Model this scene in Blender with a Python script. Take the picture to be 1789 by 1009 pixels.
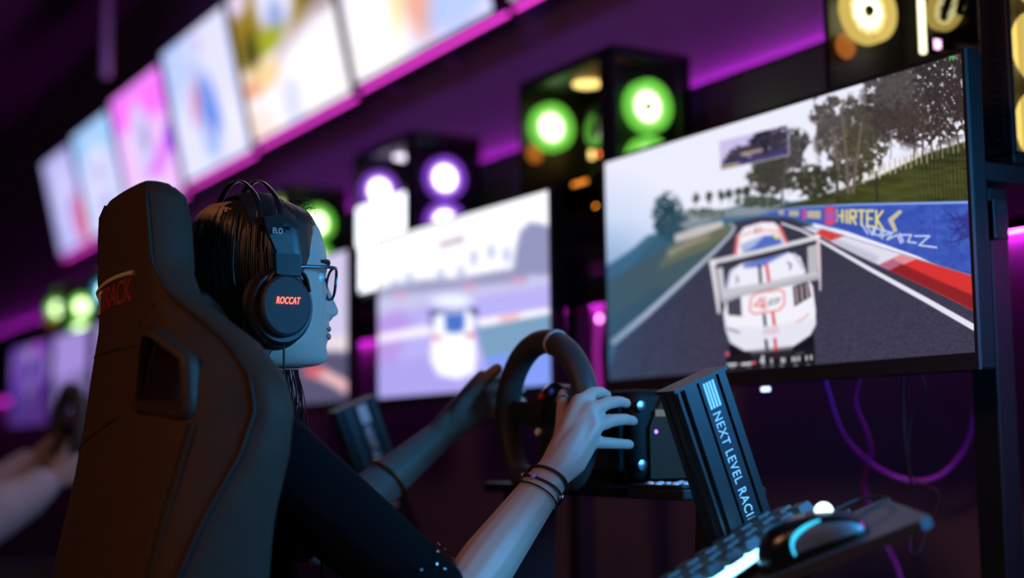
import bpy, bmesh, math, random
import numpy as np
from mathutils import Vector, Matrix

for o in list(bpy.data.objects):
    bpy.data.objects.remove(o)
SC = bpy.context.scene
COL = SC.collection
random.seed(7)
RNG = np.random.default_rng(7)

# ------------------------------------------------------------------ camera
IW, IH = 1789, 1009
FPX = 50 / 36 * IW
CAM = np.array([0.0, 0.0, 0.88])
YAW, PIT, ROL = math.radians(30.6), math.radians(6.15), math.radians(-0.7)
_f = np.array([math.sin(YAW) * math.cos(PIT), math.cos(YAW) * math.cos(PIT), math.sin(PIT)])
_r0 = np.array([math.cos(YAW), -math.sin(YAW), 0.0])
_u0 = np.cross(_r0, _f)
_r = _r0 * math.cos(ROL) + _u0 * math.sin(ROL)
_u = _u0 * math.cos(ROL) - _r0 * math.sin(ROL)
cam_d = bpy.data.cameras.new('camera')
cam_d.lens, cam_d.sensor_width = 50, 36
cam_d.clip_start, cam_d.clip_end = 0.05, 60
cam_d.dof.use_dof = True
cam_d.dof.focus_distance = 1.88
cam_d.dof.aperture_fstop = 1.5
cam_o = bpy.data.objects.new('camera', cam_d)
COL.objects.link(cam_o)
cam_o.matrix_world = Matrix(((_r[0], _u[0], -_f[0], CAM[0]), (_r[1], _u[1], -_f[1], CAM[1]),
                             (_r[2], _u[2], -_f[2], CAM[2]), (0, 0, 0, 1)))
SC.camera = cam_o


def ray(px, py):
    return _f + _r * ((px - IW / 2) / FPX) + _u * ((IH / 2 - py) / FPX)


def at(px, py, axis, val):
    """point of the world seen at a pixel, on the plane axis = val"""
    d = ray(px, py)
    return CAM + d * ((val - CAM[axis]) / d[axis])


def onplane(px, py, p0, n):
    d = ray(px, py)
    return CAM + d * (np.dot(np.subtract(p0, CAM), n) / np.dot(d, n))


def proj(P):
    d = P - CAM
    z = d @ _f
    return IW / 2 + FPX * (d @ _r) / z, IH / 2 - FPX * (d @ _u) / z


# ------------------------------------------------------------------ world, lights, exposure
SC.view_settings.view_transform = 'Standard'
SC.view_settings.look = 'None'
SC.view_settings.gamma = 1
SC.view_settings.use_curve_mapping = False
SC.view_settings.exposure = 0.0
W = bpy.data.worlds.new('world')
SC.world = W
W.use_nodes = True
W.node_tree.nodes['Background'].inputs[0].default_value = (0.25, 0.12, 0.5, 1)
W.node_tree.nodes['Background'].inputs[1].default_value = 0.004


def area(name, loc, target, size, energy, color, spread=180):
    d = bpy.data.lights.new(name, 'AREA')
    d.shape = 'RECTANGLE'
    d.size, d.size_y = size
    d.energy, d.color = energy, color
    d.spread = math.radians(spread)
    o = bpy.data.objects.new(name, d)
    COL.objects.link(o)
    o.location = loc
    o.rotation_euler = (Vector(target) - Vector(loc)).to_track_quat('-Z', 'Y').to_euler()
    return o


area('screen_light_of_next_station', (1.5, 0.72, 1.2), (0.72, 1.7, 1.0), (0.6, 0.4), 9.2, (0.06, 0.43, 1.0), 130)
area('warm_ceiling_lamp', (-1.9, 0.5, 2.3), (0.5, 1.8, 0.9), (0.6, 0.6), 20.0, (1.0, 0.42, 0.19))
area('purple_wall_fill', (0.9, 4.2, 3.15), (2.1, 4.2, 1.85), (5.0, 0.25), 7.0, (0.40, 0.12, 0.95), 100)  # added wash light that lifts the wall's purple, not a lamp of the room

# ------------------------------------------------------------------ helpers


def lin(c):
    c = np.asarray(c, float) / 255
    return np.where(c <= 0.04045, c / 12.92, ((c + 0.055) / 1.055) ** 2.4)


MATS = {}


def mat(name, col, rough=0.5, metal=0.0, spec=0.5, var=0.12, scale=60, bump=0.0, bscale=None, coat=0.0, sss=0.0):
    if name in MATS:
        return MATS[name]
    m = bpy.data.materials.new(name)
    m.use_nodes = True
    nt = m.node_tree
    b = nt.nodes['Principled BSDF']
    b.inputs['Roughness'].default_value = rough
    b.inputs['Metallic'].default_value = metal
    b.inputs['Specular IOR Level'].default_value = spec
    b.inputs['Coat Weight'].default_value = coat
    tc = nt.nodes.new('ShaderNodeTexCoord')
    n = nt.nodes.new('ShaderNodeTexNoise')
    n.inputs['Scale'].default_value = scale
    n.inputs['Detail'].default_value = 4
    nt.links.new(tc.outputs['Object'], n.inputs['Vector'])
    mx = nt.nodes.new('ShaderNodeMix')
    mx.data_type = 'RGBA'
    c = np.array(col, float)
    mx.inputs[6].default_value = (*np.clip(c * (1 - var), 0, 1), 1)
    mx.inputs[7].default_value = (*np.clip(c * (1 + var), 0, 1), 1)
    nt.links.new(n.outputs['Fac'], mx.inputs[0])
    nt.links.new(mx.outputs[2], b.inputs['Base Color'])
    if sss:
        b.inputs['Subsurface Weight'].default_value = sss
        b.inputs['Subsurface Radius'].default_value = (0.006, 0.003, 0.002)
        b.inputs['Subsurface Scale'].default_value = 1.0
    if bump:
        n2 = nt.nodes.new('ShaderNodeTexNoise')
        n2.inputs['Scale'].default_value = bscale or scale * 4
        n2.inputs['Detail'].default_value = 3
        nt.links.new(tc.outputs['Object'], n2.inputs['Vector'])
        bp = nt.nodes.new('ShaderNodeBump')
        bp.inputs['Strength'].default_value = bump
        bp.inputs['Distance'].default_value = 0.002
        nt.links.new(n2.outputs['Fac'], bp.inputs['Height'])
        nt.links.new(bp.outputs['Normal'], b.inputs['Normal'])
    MATS[name] = m
    return m


def emat(name, col, strength=1.0):
    if name in MATS:
        return MATS[name]
    m = bpy.data.materials.new(name)
    m.use_nodes = True
    b = m.node_tree.nodes['Principled BSDF']
    b.inputs['Base Color'].default_value = (0.02, 0.02, 0.02, 1)
    b.inputs['Emission Color'].default_value = (*col, 1)
    b.inputs['Emission Strength'].default_value = strength
    MATS[name] = m
    return m


def screen_mat(name, strength=1.0):
    if name in MATS:
        return MATS[name]
    m = bpy.data.materials.new(name)
    m.use_nodes = True
    nt = m.node_tree
    b = nt.nodes['Principled BSDF']
    b.inputs['Base Color'].default_value = (0.004, 0.004, 0.005, 1)
    b.inputs['Roughness'].default_value = 0.45
    b.inputs['Specular IOR Level'].default_value = 0.2
    a = nt.nodes.new('ShaderNodeAttribute')
    a.attribute_name = 'picture'
    nt.links.new(a.outputs['Color'], b.inputs['Emission Color'])
    b.inputs['Emission Strength'].default_value = strength
    MATS[name] = m
    return m


def glass_mat(name, tint, refl=0.06):
    if name in MATS:
        return MATS[name]
    m = bpy.data.materials.new(name)
    m.use_nodes = True
    nt = m.node_tree
    nt.nodes.remove(nt.nodes['Principled BSDF'])
    t = nt.nodes.new('ShaderNodeBsdfTransparent')
    t.inputs[0].default_value = (*tint, 1)
    g = nt.nodes.new('ShaderNodeBsdfGlossy')
    g.inputs['Roughness'].default_value = 0.06
    mx = nt.nodes.new('ShaderNodeMixShader')
    fr = nt.nodes.new('ShaderNodeLayerWeight')
    fr.inputs[0].default_value = 0.3
    mu = nt.nodes.new('ShaderNodeMath')
    mu.operation = 'MULTIPLY'
    mu.inputs[1].default_value = refl * 2
    nt.links.new(fr.outputs['Facing'], mu.inputs[0])
    nt.links.new(mu.outputs[0], mx.inputs[0])
    nt.links.new(t.outputs[0], mx.inputs[1])
    nt.links.new(g.outputs[0], mx.inputs[2])
    nt.links.new(mx.outputs[0], nt.nodes['Material Output'].inputs[0])
    MATS[name] = m
    return m


class MB:
    """collects shapes into one mesh"""

    def __init__(s):
        s.v, s.f = [], []

    def add(s, vs, fs):
        k = len(s.v)
        s.v += [tuple(map(float, p)) for p in vs]
        s.f += [tuple(i + k for i in f) for f in fs]
        return s

    def box(s, lo, hi, bev=0.0, M=None):
        (x0, y0, z0), (x1, y1, z1) = lo, hi
        bm = bmesh.new()
        vs = [bm.verts.new(p) for p in ((x0, y0, z0), (x1, y0, z0), (x1, y1, z0), (x0, y1, z0),
                                        (x0, y0, z1), (x1, y0, z1), (x1, y1, z1), (x0, y1, z1))]
        for f in ((3, 2, 1, 0), (4, 5, 6, 7), (0, 1, 5, 4), (1, 2, 6, 5), (2, 3, 7, 6), (3, 0, 4, 7)):
            bm.faces.new([vs[i] for i in f])
        if bev:
            bmesh.ops.bevel(bm, geom=list(bm.edges), offset=bev, segments=2, affect='EDGES', profile=0.5)
        if M is not None:
            bm.transform(M)
        bm.verts.index_update()
        s.add([v.co for v in bm.verts], [[v.index for v in f.verts] for f in bm.faces])
        bm.free()
        return s

    def tube(s, pts, r, n=10, closed=False, flat=1.0, upv=None):
        P = [Vector(p) for p in pts]
        m = len(P)
        rs = r if hasattr(r, '__len__') else [r] * m
        vs, fs = [], []
        prev = None
        for i, p in enumerate(P):
            if closed:
                t = (P[(i + 1) % m] - P[i - 1])
            else:
                t = P[min(i + 1, m - 1)] - P[max(i - 1, 0)]
            t.normalize()
            if prev is None:
                a = Vector(upv) if upv else (Vector((0, 0, 1)) if abs(t.z) < 0.9 else Vector((1, 0, 0)))
            else:
                a = prev
            a = (a - t * a.dot(t)).normalized()
            prev = a
            b = t.cross(a)
            for k in range(n):
                w = 2 * math.pi * k / n
                vs.append(p + a * (math.cos(w) * rs[i]) + b * (math.sin(w) * rs[i] * flat))
        for i in range(m if closed else m - 1):
            j = (i + 1) % m
            for k in range(n):
                l = (k + 1) % n
                fs.append((i * n + k, i * n + l, j * n + l, j * n + k))
        if not closed:
            fs.append(tuple(range(n))[::-1])
            fs.append(tuple(range((m - 1) * n, m * n)))
        return s.add(vs, fs)

    def capsule(s, p0, r0, p1, r1, n=14, k=5):
        p0, p1 = Vector(p0), Vector(p1)
        t = (p1 - p0)
        L = t.length
        t = t / L if L > 1e-6 else Vector((0, 0, 1))
        prof = [(-math.cos(i / k * math.pi / 2) * r0, math.sin(i / k * math.pi / 2) * r0) for i in range(0, k + 1)]
        prof += [(L + math.sin(i / k * math.pi / 2) * r1, math.cos(i / k * math.pi / 2) * r1) for i in range(0, k + 1)]
        return s.lathe(p0, t, prof, n)

    def lathe(s, o, axis, prof, n=24, sx=1.0, sy=1.0, ref=None):
        """prof: (along axis, radius) pairs"""
        t = Vector(axis).normalized()
        o = Vector(o)
        a = Vector(ref) if ref is not None else (Vector((0, 0, 1)) if abs(t.z) < 0.9 else Vector((1, 0, 0)))
        a = (a - t * a.dot(t)).normalized()
        b = t.cross(a)
        vs, fs = [], []
        for (h, r) in prof:
            r = max(r, 1e-5)
            for k in range(n):
                w = 2 * math.pi * k / n
                vs.append(o + t * h + a * (math.cos(w) * r * sx) + b * (math.sin(w) * r * sy))
        m = len(prof)
        for i in range(m - 1):
            for k in range(n):
                l = (k + 1) % n
                fs.append((i * n + k, i * n + l, (i + 1) * n + l, (i + 1) * n + k))
        fs.append(tuple(range(n))[::-1])
        fs.append(tuple(range((m - 1) * n, m * n)))
        return s.add(vs, fs)

    def ellipsoid(s, c, r, n=20, m=12, M=None):
        vs, fs = [], []
        c = Vector(c)
        for i in range(m + 1):
            t = math.pi * i / m
            for k in range(n):
                w = 2 * math.pi * k / n
                p = Vector((r[0] * math.sin(t) * math.cos(w), r[1] * math.sin(t) * math.sin(w), r[2] * math.cos(t)))
                if M is not None:
                    p = M @ p
                vs.append(c + p)
        for i in range(m):
            for k in range(n):
                l = (k + 1) % n
                fs.append((i * n + k, (i + 1) * n + k, (i + 1) * n + l, i * n + l))
        return s.add(vs, fs)

    def prism(s, poly, vec):
        n = len(poly)
        P = [Vector(p) for p in poly]
        v = Vector(vec)
        fs = [tuple(range(n)), tuple(range(2 * n - 1, n - 1, -1))]
        fs += [(i, i + n, (i + 1) % n + n, (i + 1) % n) for i in range(n)]
        return s.add(P + [p + v for p in P], fs)

    def ring(s, outer, inner, vec):
        n = len(outer)
        v = Vector(vec)
        O, I = [Vector(p) for p in outer], [Vector(p) for p in inner]
        vs = O + I + [p + v for p in O] + [p + v for p in I]
        fs = []
        for i in range(n):
            j = (i + 1) % n
            fs += [(i, j, n + j, n + i), (2 * n + i, 3 * n + i, 3 * n + j, 2 * n + j),
                   (i, 2 * n + i, 2 * n + j, j), (n + i, n + j, 3 * n + j, 3 * n + i)]
        return s.add(vs, fs)

    def mesh(s, name):
        me = bpy.data.meshes.new(name)
        me.from_pydata(s.v, [], s.f)
        bm = bmesh.new()
        bm.from_mesh(me)
        bmesh.ops.remove_doubles(bm, verts=bm.verts, dist=1e-6)
        bmesh.ops.recalc_face_normals(bm, faces=bm.faces)
        bm.to_mesh(me)
        bm.free()
        return me


def smooth(me, angle=40):
    me.polygons.foreach_set('use_smooth', [True] * len(me.polygons))
    try:
        me.set_sharp_from_angle(angle=math.radians(angle))
    except Exception:
        pass


def put(o, parent=None):
    COL.objects.link(o)
    if parent is not None:
        o.parent = parent
        w = Vector(parent['_w']) if '_w' in parent else Vector((0, 0, 0))
        o.matrix_parent_inverse = Matrix.Translation(-w)
    return o


def obj(name, mb, m, parent=None, sm=40, stuff=False):
    me = mb.mesh(name) if isinstance(mb, MB) else mb
    if sm:
        smooth(me, sm)
    me.materials.clear()
    me.materials.append(m)
    o = bpy.data.objects.new(name, me)
    put(o, parent)
    if stuff:
        o['kind'] = 'stuff'
    return o


def tag(o, label, cat, group=None):
    o['label'], o['category'] = label, cat
    if group:
        o['group'] = group
    return o


def thing(name, loc, label, cat, group=None):
    o = bpy.data.objects.new(name, None)
    o.empty_display_size = 0.05
    o.location = loc
    o['_w'] = tuple(float(v) for v in loc)
    COL.objects.link(o)
    return tag(o, label, cat, group)


def struct(name, mb, m, parent=None, sm=0):
    o = obj(name, mb, m, parent, sm)
    o['kind'] = 'structure'
    return o


def evaluated(me, mods):
    """apply a list of (type, settings) modifiers to a mesh and give the new mesh"""
    o = bpy.data.objects.new('tmp', me)
    COL.objects.link(o)
    for t, st in mods:
        md = o.modifiers.new(t, t)
        for k, v in st.items():
            setattr(md, k, v)
    bpy.context.view_layer.update()
    dg = bpy.context.evaluated_depsgraph_get()
    out = bpy.data.meshes.new_from_object(o.evaluated_get(dg))
    bpy.data.objects.remove(o)
    return out


def remesh(mb, voxel, it=4, name='body'):
    me = mb.mesh(name) if isinstance(mb, MB) else mb
    out = evaluated(me, [('REMESH', dict(mode='VOXEL', voxel_size=voxel, use_smooth_shade=True)),
                         ('SMOOTH', dict(factor=0.5, iterations=it))])
    out.name = name
    return out


def catmull(P, n=8, closed=False):
    P = [np.asarray(p, float) for p in P]
    m = len(P)
    out = []
    for i in range(m if closed else m - 1):
        if closed:
            a, b, c, d = P[i - 1], P[i], P[(i + 1) % m], P[(i + 2) % m]
        else:
            a, b, c, d = P[max(i - 1, 0)], P[i], P[i + 1], P[min(i + 2, m - 1)]
        for k in range(n):
            t = k / n
            out.append(0.5 * (2 * b + (c - a) * t + (2 * a - 5 * b + 4 * c - d) * t * t + (3 * b - a - 3 * c + d) * t ** 3))
    if not closed:
        out.append(P[-1])
    return out


def text_mesh(body, size=1.0, extrude=0.0, shear=0.0, spacing=1.0):
    cu = bpy.data.curves.new('txt', 'FONT')
    cu.body, cu.size, cu.extrude, cu.shear = body, size, extrude, shear
    cu.space_character = spacing
    cu.align_x, cu.align_y = 'LEFT', 'BOTTOM_BASELINE'
    cu.resolution_u = 3
    o = bpy.data.objects.new('txt', cu)
    COL.objects.link(o)
    bpy.context.view_layer.update()
    me = bpy.data.meshes.new_from_object(o.evaluated_get(bpy.context.evaluated_depsgraph_get()))
    bpy.data.objects.remove(o)
    v = np.array([x.co[:] for x in me.vertices])
    f = [list(p.vertices) for p in me.polygons]
    v[:, 0] -= v[:, 0].min()
    return v, f


def text_obj(name, body, m, parent, o, ex, ey, length, height, depth=0.0008, stretch=True, shear=0.0, spacing=1.0):
    """lettering laid from point o along ex, its tops towards ey"""
    v, f = text_mesh(body, 1.0, 0.02, shear, spacing)
    ex, ey = np.asarray(ex, float), np.asarray(ey, float)
    en = np.cross(ex, ey)
    sx = length / v[:, 0].max()
    sy = height / v[:, 1].max()
    zz = v[:, 2] / 0.02
    P = np.asarray(o)[None] + v[:, :1] * sx * ex + v[:, 1:2] * sy * ey + zz[:, None] * depth * en
    mb = MB().add(P, f)
    return obj(name, mb, m, parent, 0)


# ------------------------------------------------------------------ painting of lit screens


def vnoise(x, y, seed=0):
    xi, yi = np.floor(x).astype(np.int64), np.floor(y).astype(np.int64)
    fx, fy = x - xi, y - yi
    fx, fy = fx * fx * (3 - 2 * fx), fy * fy * (3 - 2 * fy)

    def h(a, b):
        n = (a * 374761393 + b * 668265263 + seed * 974711) & 0x7fffffff
        n = ((n ^ (n >> 13)) * 1274126177) & 0x7fffffff
        return ((n ^ (n >> 16)) & 0xffff) / 65535.0
    return (h(xi, yi) * (1 - fx) + h(xi + 1, yi) * fx) * (1 - fy) + (h(xi, yi + 1) * (1 - fx) + h(xi + 1, yi + 1) * fx) * fy


def fbm(x, y, seed=0, o=4):
    s, a = 0, 0.5
    for i in range(o):
        s = s + a * vnoise(x * 2 ** i, y * 2 ** i, seed + i * 17)
        a *= 0.5
    return s


class Paint:
    def __init__(s, X, Y):
        s.X, s.Y = X, Y
        s.C = np.zeros(X.shape + (3,))

    def mix(s, a, col):
        a = np.clip(a, 0, 1)[..., None]
        s.C = s.C * (1 - a) + np.asarray(col, float) * a

    def dist_poly(s, pts):
        X, Y = s.X, s.Y
        ins = np.zeros(X.shape, bool)
        d = np.full(X.shape, 1e9)
        n = len(pts)
        for i in range(n):
            (x0, y0), (x1, y1) = pts[i], pts[(i + 1) % n]
            ex, ey = x1 - x0, y1 - y0
            t = np.clip(((X - x0) * ex + (Y - y0) * ey) / (ex * ex + ey * ey + 1e-9), 0, 1)
            d = np.minimum(d, np.hypot(X - x0 - t * ex, Y - y0 - t * ey))
            if y0 != y1:
                c = ((y0 > Y) != (y1 > Y)) & (X < (x1 - x0) * (Y - y0) / (y1 - y0) + x0)
                ins ^= c
        return np.where(ins, d, -d)

    def poly(s, pts, col, soft=1.0, alpha=1.0):
        s.mix(np.clip(s.dist_poly(pts) / soft + 0.5, 0, 1) * alpha, col)

    def line(s, pts, w, col, soft=1.0, alpha=1.0):
        d = np.full(s.X.shape, 1e9)
        ws = w if hasattr(w, '__len__') else [w] * len(pts)
        for i in range(len(pts) - 1):
            (x0, y0), (x1, y1) = pts[i], pts[i + 1]
            ex, ey = x1 - x0, y1 - y0
            t = np.clip(((s.X - x0) * ex + (s.Y - y0) * ey) / (ex * ex + ey * ey + 1e-9), 0, 1)
            d = np.minimum(d, np.hypot(s.X - x0 - t * ex, s.Y - y0 - t * ey) - (ws[i] * (1 - t) + ws[i + 1] * t) / 2)
        s.mix(np.clip(-d / soft + 0.5, 0, 1) * alpha, col)

    def blob(s, cx, cy, rx, ry, col, soft=0.3, alpha=1.0, ang=0.0):
        c, sn = math.cos(ang), math.sin(ang)
        x, y = s.X - cx, s.Y - cy
        r = np.hypot((x * c + y * sn) / rx, (-x * sn + y * c) / ry)
        s.mix(np.clip((1 - r) / soft + 0.5, 0, 1) * alpha, col)

    def leaf(s, cx, cy, rx, ry, col, sc, seed, dens=0.5, ang=0.0, alpha=1.0):
        c, sn = math.cos(ang), math.sin(ang)
        x, y = s.X - cx, s.Y - cy
        r = np.hypot((x * c + y * sn) / rx, (-x * sn + y * c) / ry)
        n = fbm(s.X / sc, s.Y / sc, seed)
        m = fbm(s.X / (sc * 0.45), s.Y / (sc * 0.55), seed + 5, 3)
        a = np.clip((n * 2.6 + (1 - r) * 1.0 - 1.62 + dens) * 4, 0, 1) * np.clip((1.3 - r) * 4, 0, 1) * alpha
        a = (a * np.clip(1.15 - 0.5 * (m > 0.60), 0, 1))[..., None]
        s.C = s.C * (1 - a) + np.asarray(col, float) * (0.72 + 0.6 * m)[..., None] * a


def screen_mesh(name, p00, p10, p01, nx, ny, paint, m, parent):
    """lit picture: p00 is its top left corner, p10 top right, p01 bottom left"""
    p00, p10, p01 = map(np.asarray, (p00, p10, p01))
    u, v = np.meshgrid(np.linspace(0, 1, nx), np.linspace(0, 1, ny))
    P = p00 + u[..., None] * (p10 - p00) + v[..., None] * (p01 - p00)
    C = lin(np.clip(paint(u, v, P), 0, 255))
    me = bpy.data.meshes.new(name)
    me.vertices.add(nx * ny)
    me.vertices.foreach_set('co', P.reshape(-1))
    i = (np.arange(ny - 1)[:, None] * nx + np.arange(nx - 1)[None]).reshape(-1)
    q = np.stack([i, i + nx, i + nx + 1, i + 1], 1)
    me.loops.add(q.size)
    me.loops.foreach_set('vertex_index', q.reshape(-1).astype(np.int32))
    me.polygons.add(len(q))
    me.polygons.foreach_set('loop_start', (np.arange(len(q)) * 4).astype(np.int32))
    me.update(calc_edges=True)
    a = me.color_attributes.new('picture', 'FLOAT_COLOR', 'POINT')
    a.data.foreach_set('color', np.concatenate([C, np.ones(C.shape[:2] + (1,))], -1).reshape(-1).astype(np.float32))
    return obj(name, me, m, parent, 0)


# ------------------------------------------------------------------ materials
M_WALL = mat('dark_wall_paint', (0.16, 0.13, 0.2), 0.75, var=0.1, scale=9, bump=0.15, bscale=160)
M_PANEL = mat('black_wall_panel', (0.06, 0.055, 0.065), 0.55, var=0.15, scale=14)
M_CEIL = mat('black_ceiling', (0.02, 0.02, 0.024), 0.9)
M_FLOOR = mat('dark_floor', (0.03, 0.028, 0.035), 0.5, var=0.3, scale=12)
M_BLK = mat('black_plastic', (0.02, 0.02, 0.022), 0.42, bump=0.1, scale=200)
M_BLKG = mat('gloss_black_plastic', (0.012, 0.012, 0.014), 0.2)
M_BEZ = mat('monitor_bezel', (0.03, 0.028, 0.028), 0.5)
M_SIDE = mat('monitor_shell', (0.007, 0.0075, 0.009), 0.6, spec=0.15)
M_STEEL = mat('powder_coated_steel', (0.016, 0.017, 0.02), 0.5, 0.0, spec=0.3, bump=0.12, scale=150)
M_ALU = mat('dark_aluminium', (0.022, 0.026, 0.03), 0.42, 0.3, spec=0.3, scale=120)
M_BOLT = mat('bolt_steel', (0.35, 0.35, 0.37), 0.3, 1.0)
M_SEAT = mat('seat_leatherette', (0.062, 0.038, 0.026), 0.55, spec=0.12, var=0.18, scale=30, bump=0.25, bscale=420)
M_SEAM = mat('seat_seam', (0.014, 0.013, 0.013), 0.7)
M_FRAMEPL = mat('seat_hole_trim', (0.050, 0.031, 0.021), 0.5, spec=0.25, bump=0.15, scale=180)
M_WHITE = mat('white_print', (0.85, 0.87, 0.9), 0.5, var=0.03)
M_SKIN = mat('skin', (0.56, 0.40, 0.33), 0.48, var=0.07, scale=70, bump=0.05, bscale=600, sss=0.08)
M_HAIR = mat('dark_brown_hair', (0.028, 0.018, 0.014), 0.38, var=0.5, scale=40)
M_TOP = mat('black_top_fabric', (0.0045, 0.005, 0.0065), 0.9, spec=0.06, var=0.25, scale=90, bump=0.3, bscale=500)
M_TROU = mat('black_trouser_fabric', (0.02, 0.02, 0.024), 0.8)
M_CREAM = mat('pale_knit', (0.62, 0.58, 0.6), 0.9, var=0.15, scale=50, bump=0.4, bscale=200)
M_LEATH = mat('wheel_leather', (0.05, 0.045, 0.042), 0.5, bump=0.25, scale=160)
M_GOLD = mat('gold_metal', (0.7, 0.45, 0.16), 0.3, 1.0)
M_SILV = mat('silver_metal', (0.7, 0.7, 0.72), 0.22, 1.0)
M_CORD = mat('black_cord', (0.015, 0.013, 0.013), 0.7)

# ------------------------------------------------------------------ the room
XP, XW = 2.05, 2.10
struct('floor', MB().box((-4.5, -3, -0.1), (XW + 0.1, 12.1, 0)), M_FLOOR)
struct('ceiling', MB().box((-4.5, -3, 3.3), (XW + 0.1, 12.1, 3.4)), M_CEIL)
struct('wall_right', MB().box((XW, -3, 0), (XW + 0.1, 12, 3.3)), M_WALL)
struct('wall_back', MB().box((-4.5, 12, 0), (XW + 0.1, 12.1, 3.3)), M_WALL)
struct('wall_left', MB().box((-4.6, -3, 0), (-4.5, 12.1, 3.3)), M_WALL)
struct('wall_front', MB().box((-4.5, -3.1, 0), (XW + 0.1, -3, 3.3)), M_WALL)
# black board behind the computers, with a lit strip along its top and another beneath the shelf
struct('trim_1', MB().box((XP, 0.4, 1.265), (XW, 11.5, 1.70), 0.002), M_PANEL)
struct('trim_2', MB().box((XP - 0.03, 0.4, 1.255), (XW, 11.5, 1.275), 0.002), M_PANEL)
E_MAG = emat('magenta_led', (0.75, 0.03, 0.85), 75.0)
E_MAG2 = emat('magenta_led_low', (0.85, 0.03, 0.75), 50.0)
E_PINK = emat('pink_led', (0.9, 0.05, 0.7), 2.4)
t = thing('led_strip', (XP + 0.035, 3.0, 1.70), 'magenta light strip along the top of the black wall board', 'light strip')
obj('light_tape', MB().box((XW - 0.014, 0.5, 1.7015), (XW - 0.004, 11.4, 1.706)), E_MAG, t, 0)
obj('tape_channel', MB().box((XP + 0.004, 0.5, 1.7), (XP + 0.010, 11.4, 1.712)), M_BLK, t, 0)
t = thing('led_strip', (XP - 0.01, 3.0, 1.255), 'magenta light strip glowing below the computer shelf', 'light strip')
obj('light_tape', MB().box((XW - 0.014, 0.5, 1.249), (XW - 0.004, 11.4, 1.254)), E_MAG2, t, 0)
obj('tape_channel', MB().box((XP - 0.018, 0.5, 1.244), (XP - 0.008, 11.4, 1.255)), M_BLK, t, 0)

# shelf that carries the computers
SH = 1.286
t = thing('shelf', (1.88, 5, SH), 'long black shelf along the wall carrying the row of computers', 'shelf')
obj('shelf_board', MB().box((1.66, 1.432, SH - 0.028), (XP - 0.002, 10.6, SH), 0.002), M_STEEL, t, 0)
for yb in (1.9, 3.2, 4.5, 5.8, 7.1):
    obj('shelf_bracket', MB().prism([(1.80, yb, SH - 0.028), (XP, yb, SH - 0.028), (XP, yb, SH - 0.03), (1.80, yb, SH - 0.034)], (0, 0.03, 0)), M_STEEL, t, 0)


# ------------------------------------------------------------------ computers on the shelf
def fan_parts(parent, c, n, R, col_in, col_out, s_in, s_out, name='front_fan'):
    """fan seen from direction n, at rest: ring, seven blades and a black hub"""
    n = np.asarray(n, float)
    a = np.array([0, 0, 1.0])
    b = np.cross(n, a)
    c = np.asarray(c, float)
    key = name + '%.2f%.2f%.2f' % tuple(col_out)
    e_out = emat('fan_glow_' + key, col_out, s_out)
    e_in = emat('fan_core_' + key, col_in, s_in)
    f = obj(name, MB().ring([c + (a * math.cos(w) + b * math.sin(w)) * R * 1.05 - n * 0.012 for w in np.linspace(0, 2 * math.pi, 33)[:-1]],
                            [c + (a * math.cos(w) + b * math.sin(w)) * R * 0.95 - n * 0.012 for w in np.linspace(0, 2 * math.pi, 33)[:-1]],
                            n * 0.024), e_out, parent, 0)
    mb, mi, mm = MB(), MB(), MB()
    for k in range(11):
        w0 = 2 * math.pi * k / 11
        for (r0, r1, dst) in ((0.74, 0.93, mb), (0.56, 0.74, mm), (0.2, 0.56, mi)):  # outward falloff of the hub light painted as stepped blade glow
            vs = []
            for j in range(5):
                for r in np.linspace(r0, r1, 4):
                    w = w0 + (j / 4 - 0.5) * 0.66 + (r - 0.3) * 0.5
                    vs.append(c + (a * math.cos(w) + b * math.sin(w)) * R * r + n * (0.0025 - 0.005 * j / 4))
            dst.add(vs, [(j * 4 + i, j * 4 + i + 1, j * 4 + i + 5, j * 4 + i + 4) for j in range(4) for i in range(3)])
    ob = obj('fan_blades', mb, e_out, None, 60)
    oi = obj('fan_blade_roots', mi, e_in, None, 60)
    om = obj('fan_blade_middles', mm, emat('fan_mid_' + key, tuple(0.5 * (a_ + b_) for a_, b_ in zip(col_in, col_out)), s_out * 1.9), None, 60)
    hub = obj('fan_hub', MB().lathe(c - n * 0.008, n, [(0, 0.2 * R), (0.014, 0.2 * R), (0.018, 0.14 * R)], 20), M_BLKG, None)
    for o in (ob, oi, om, hub):
        o.parent = f
        o.matrix_parent_inverse = Matrix()
    return f


GL_SIDE = glass_mat('tinted_side_glass', (0.8, 0.8, 0.8))


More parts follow.
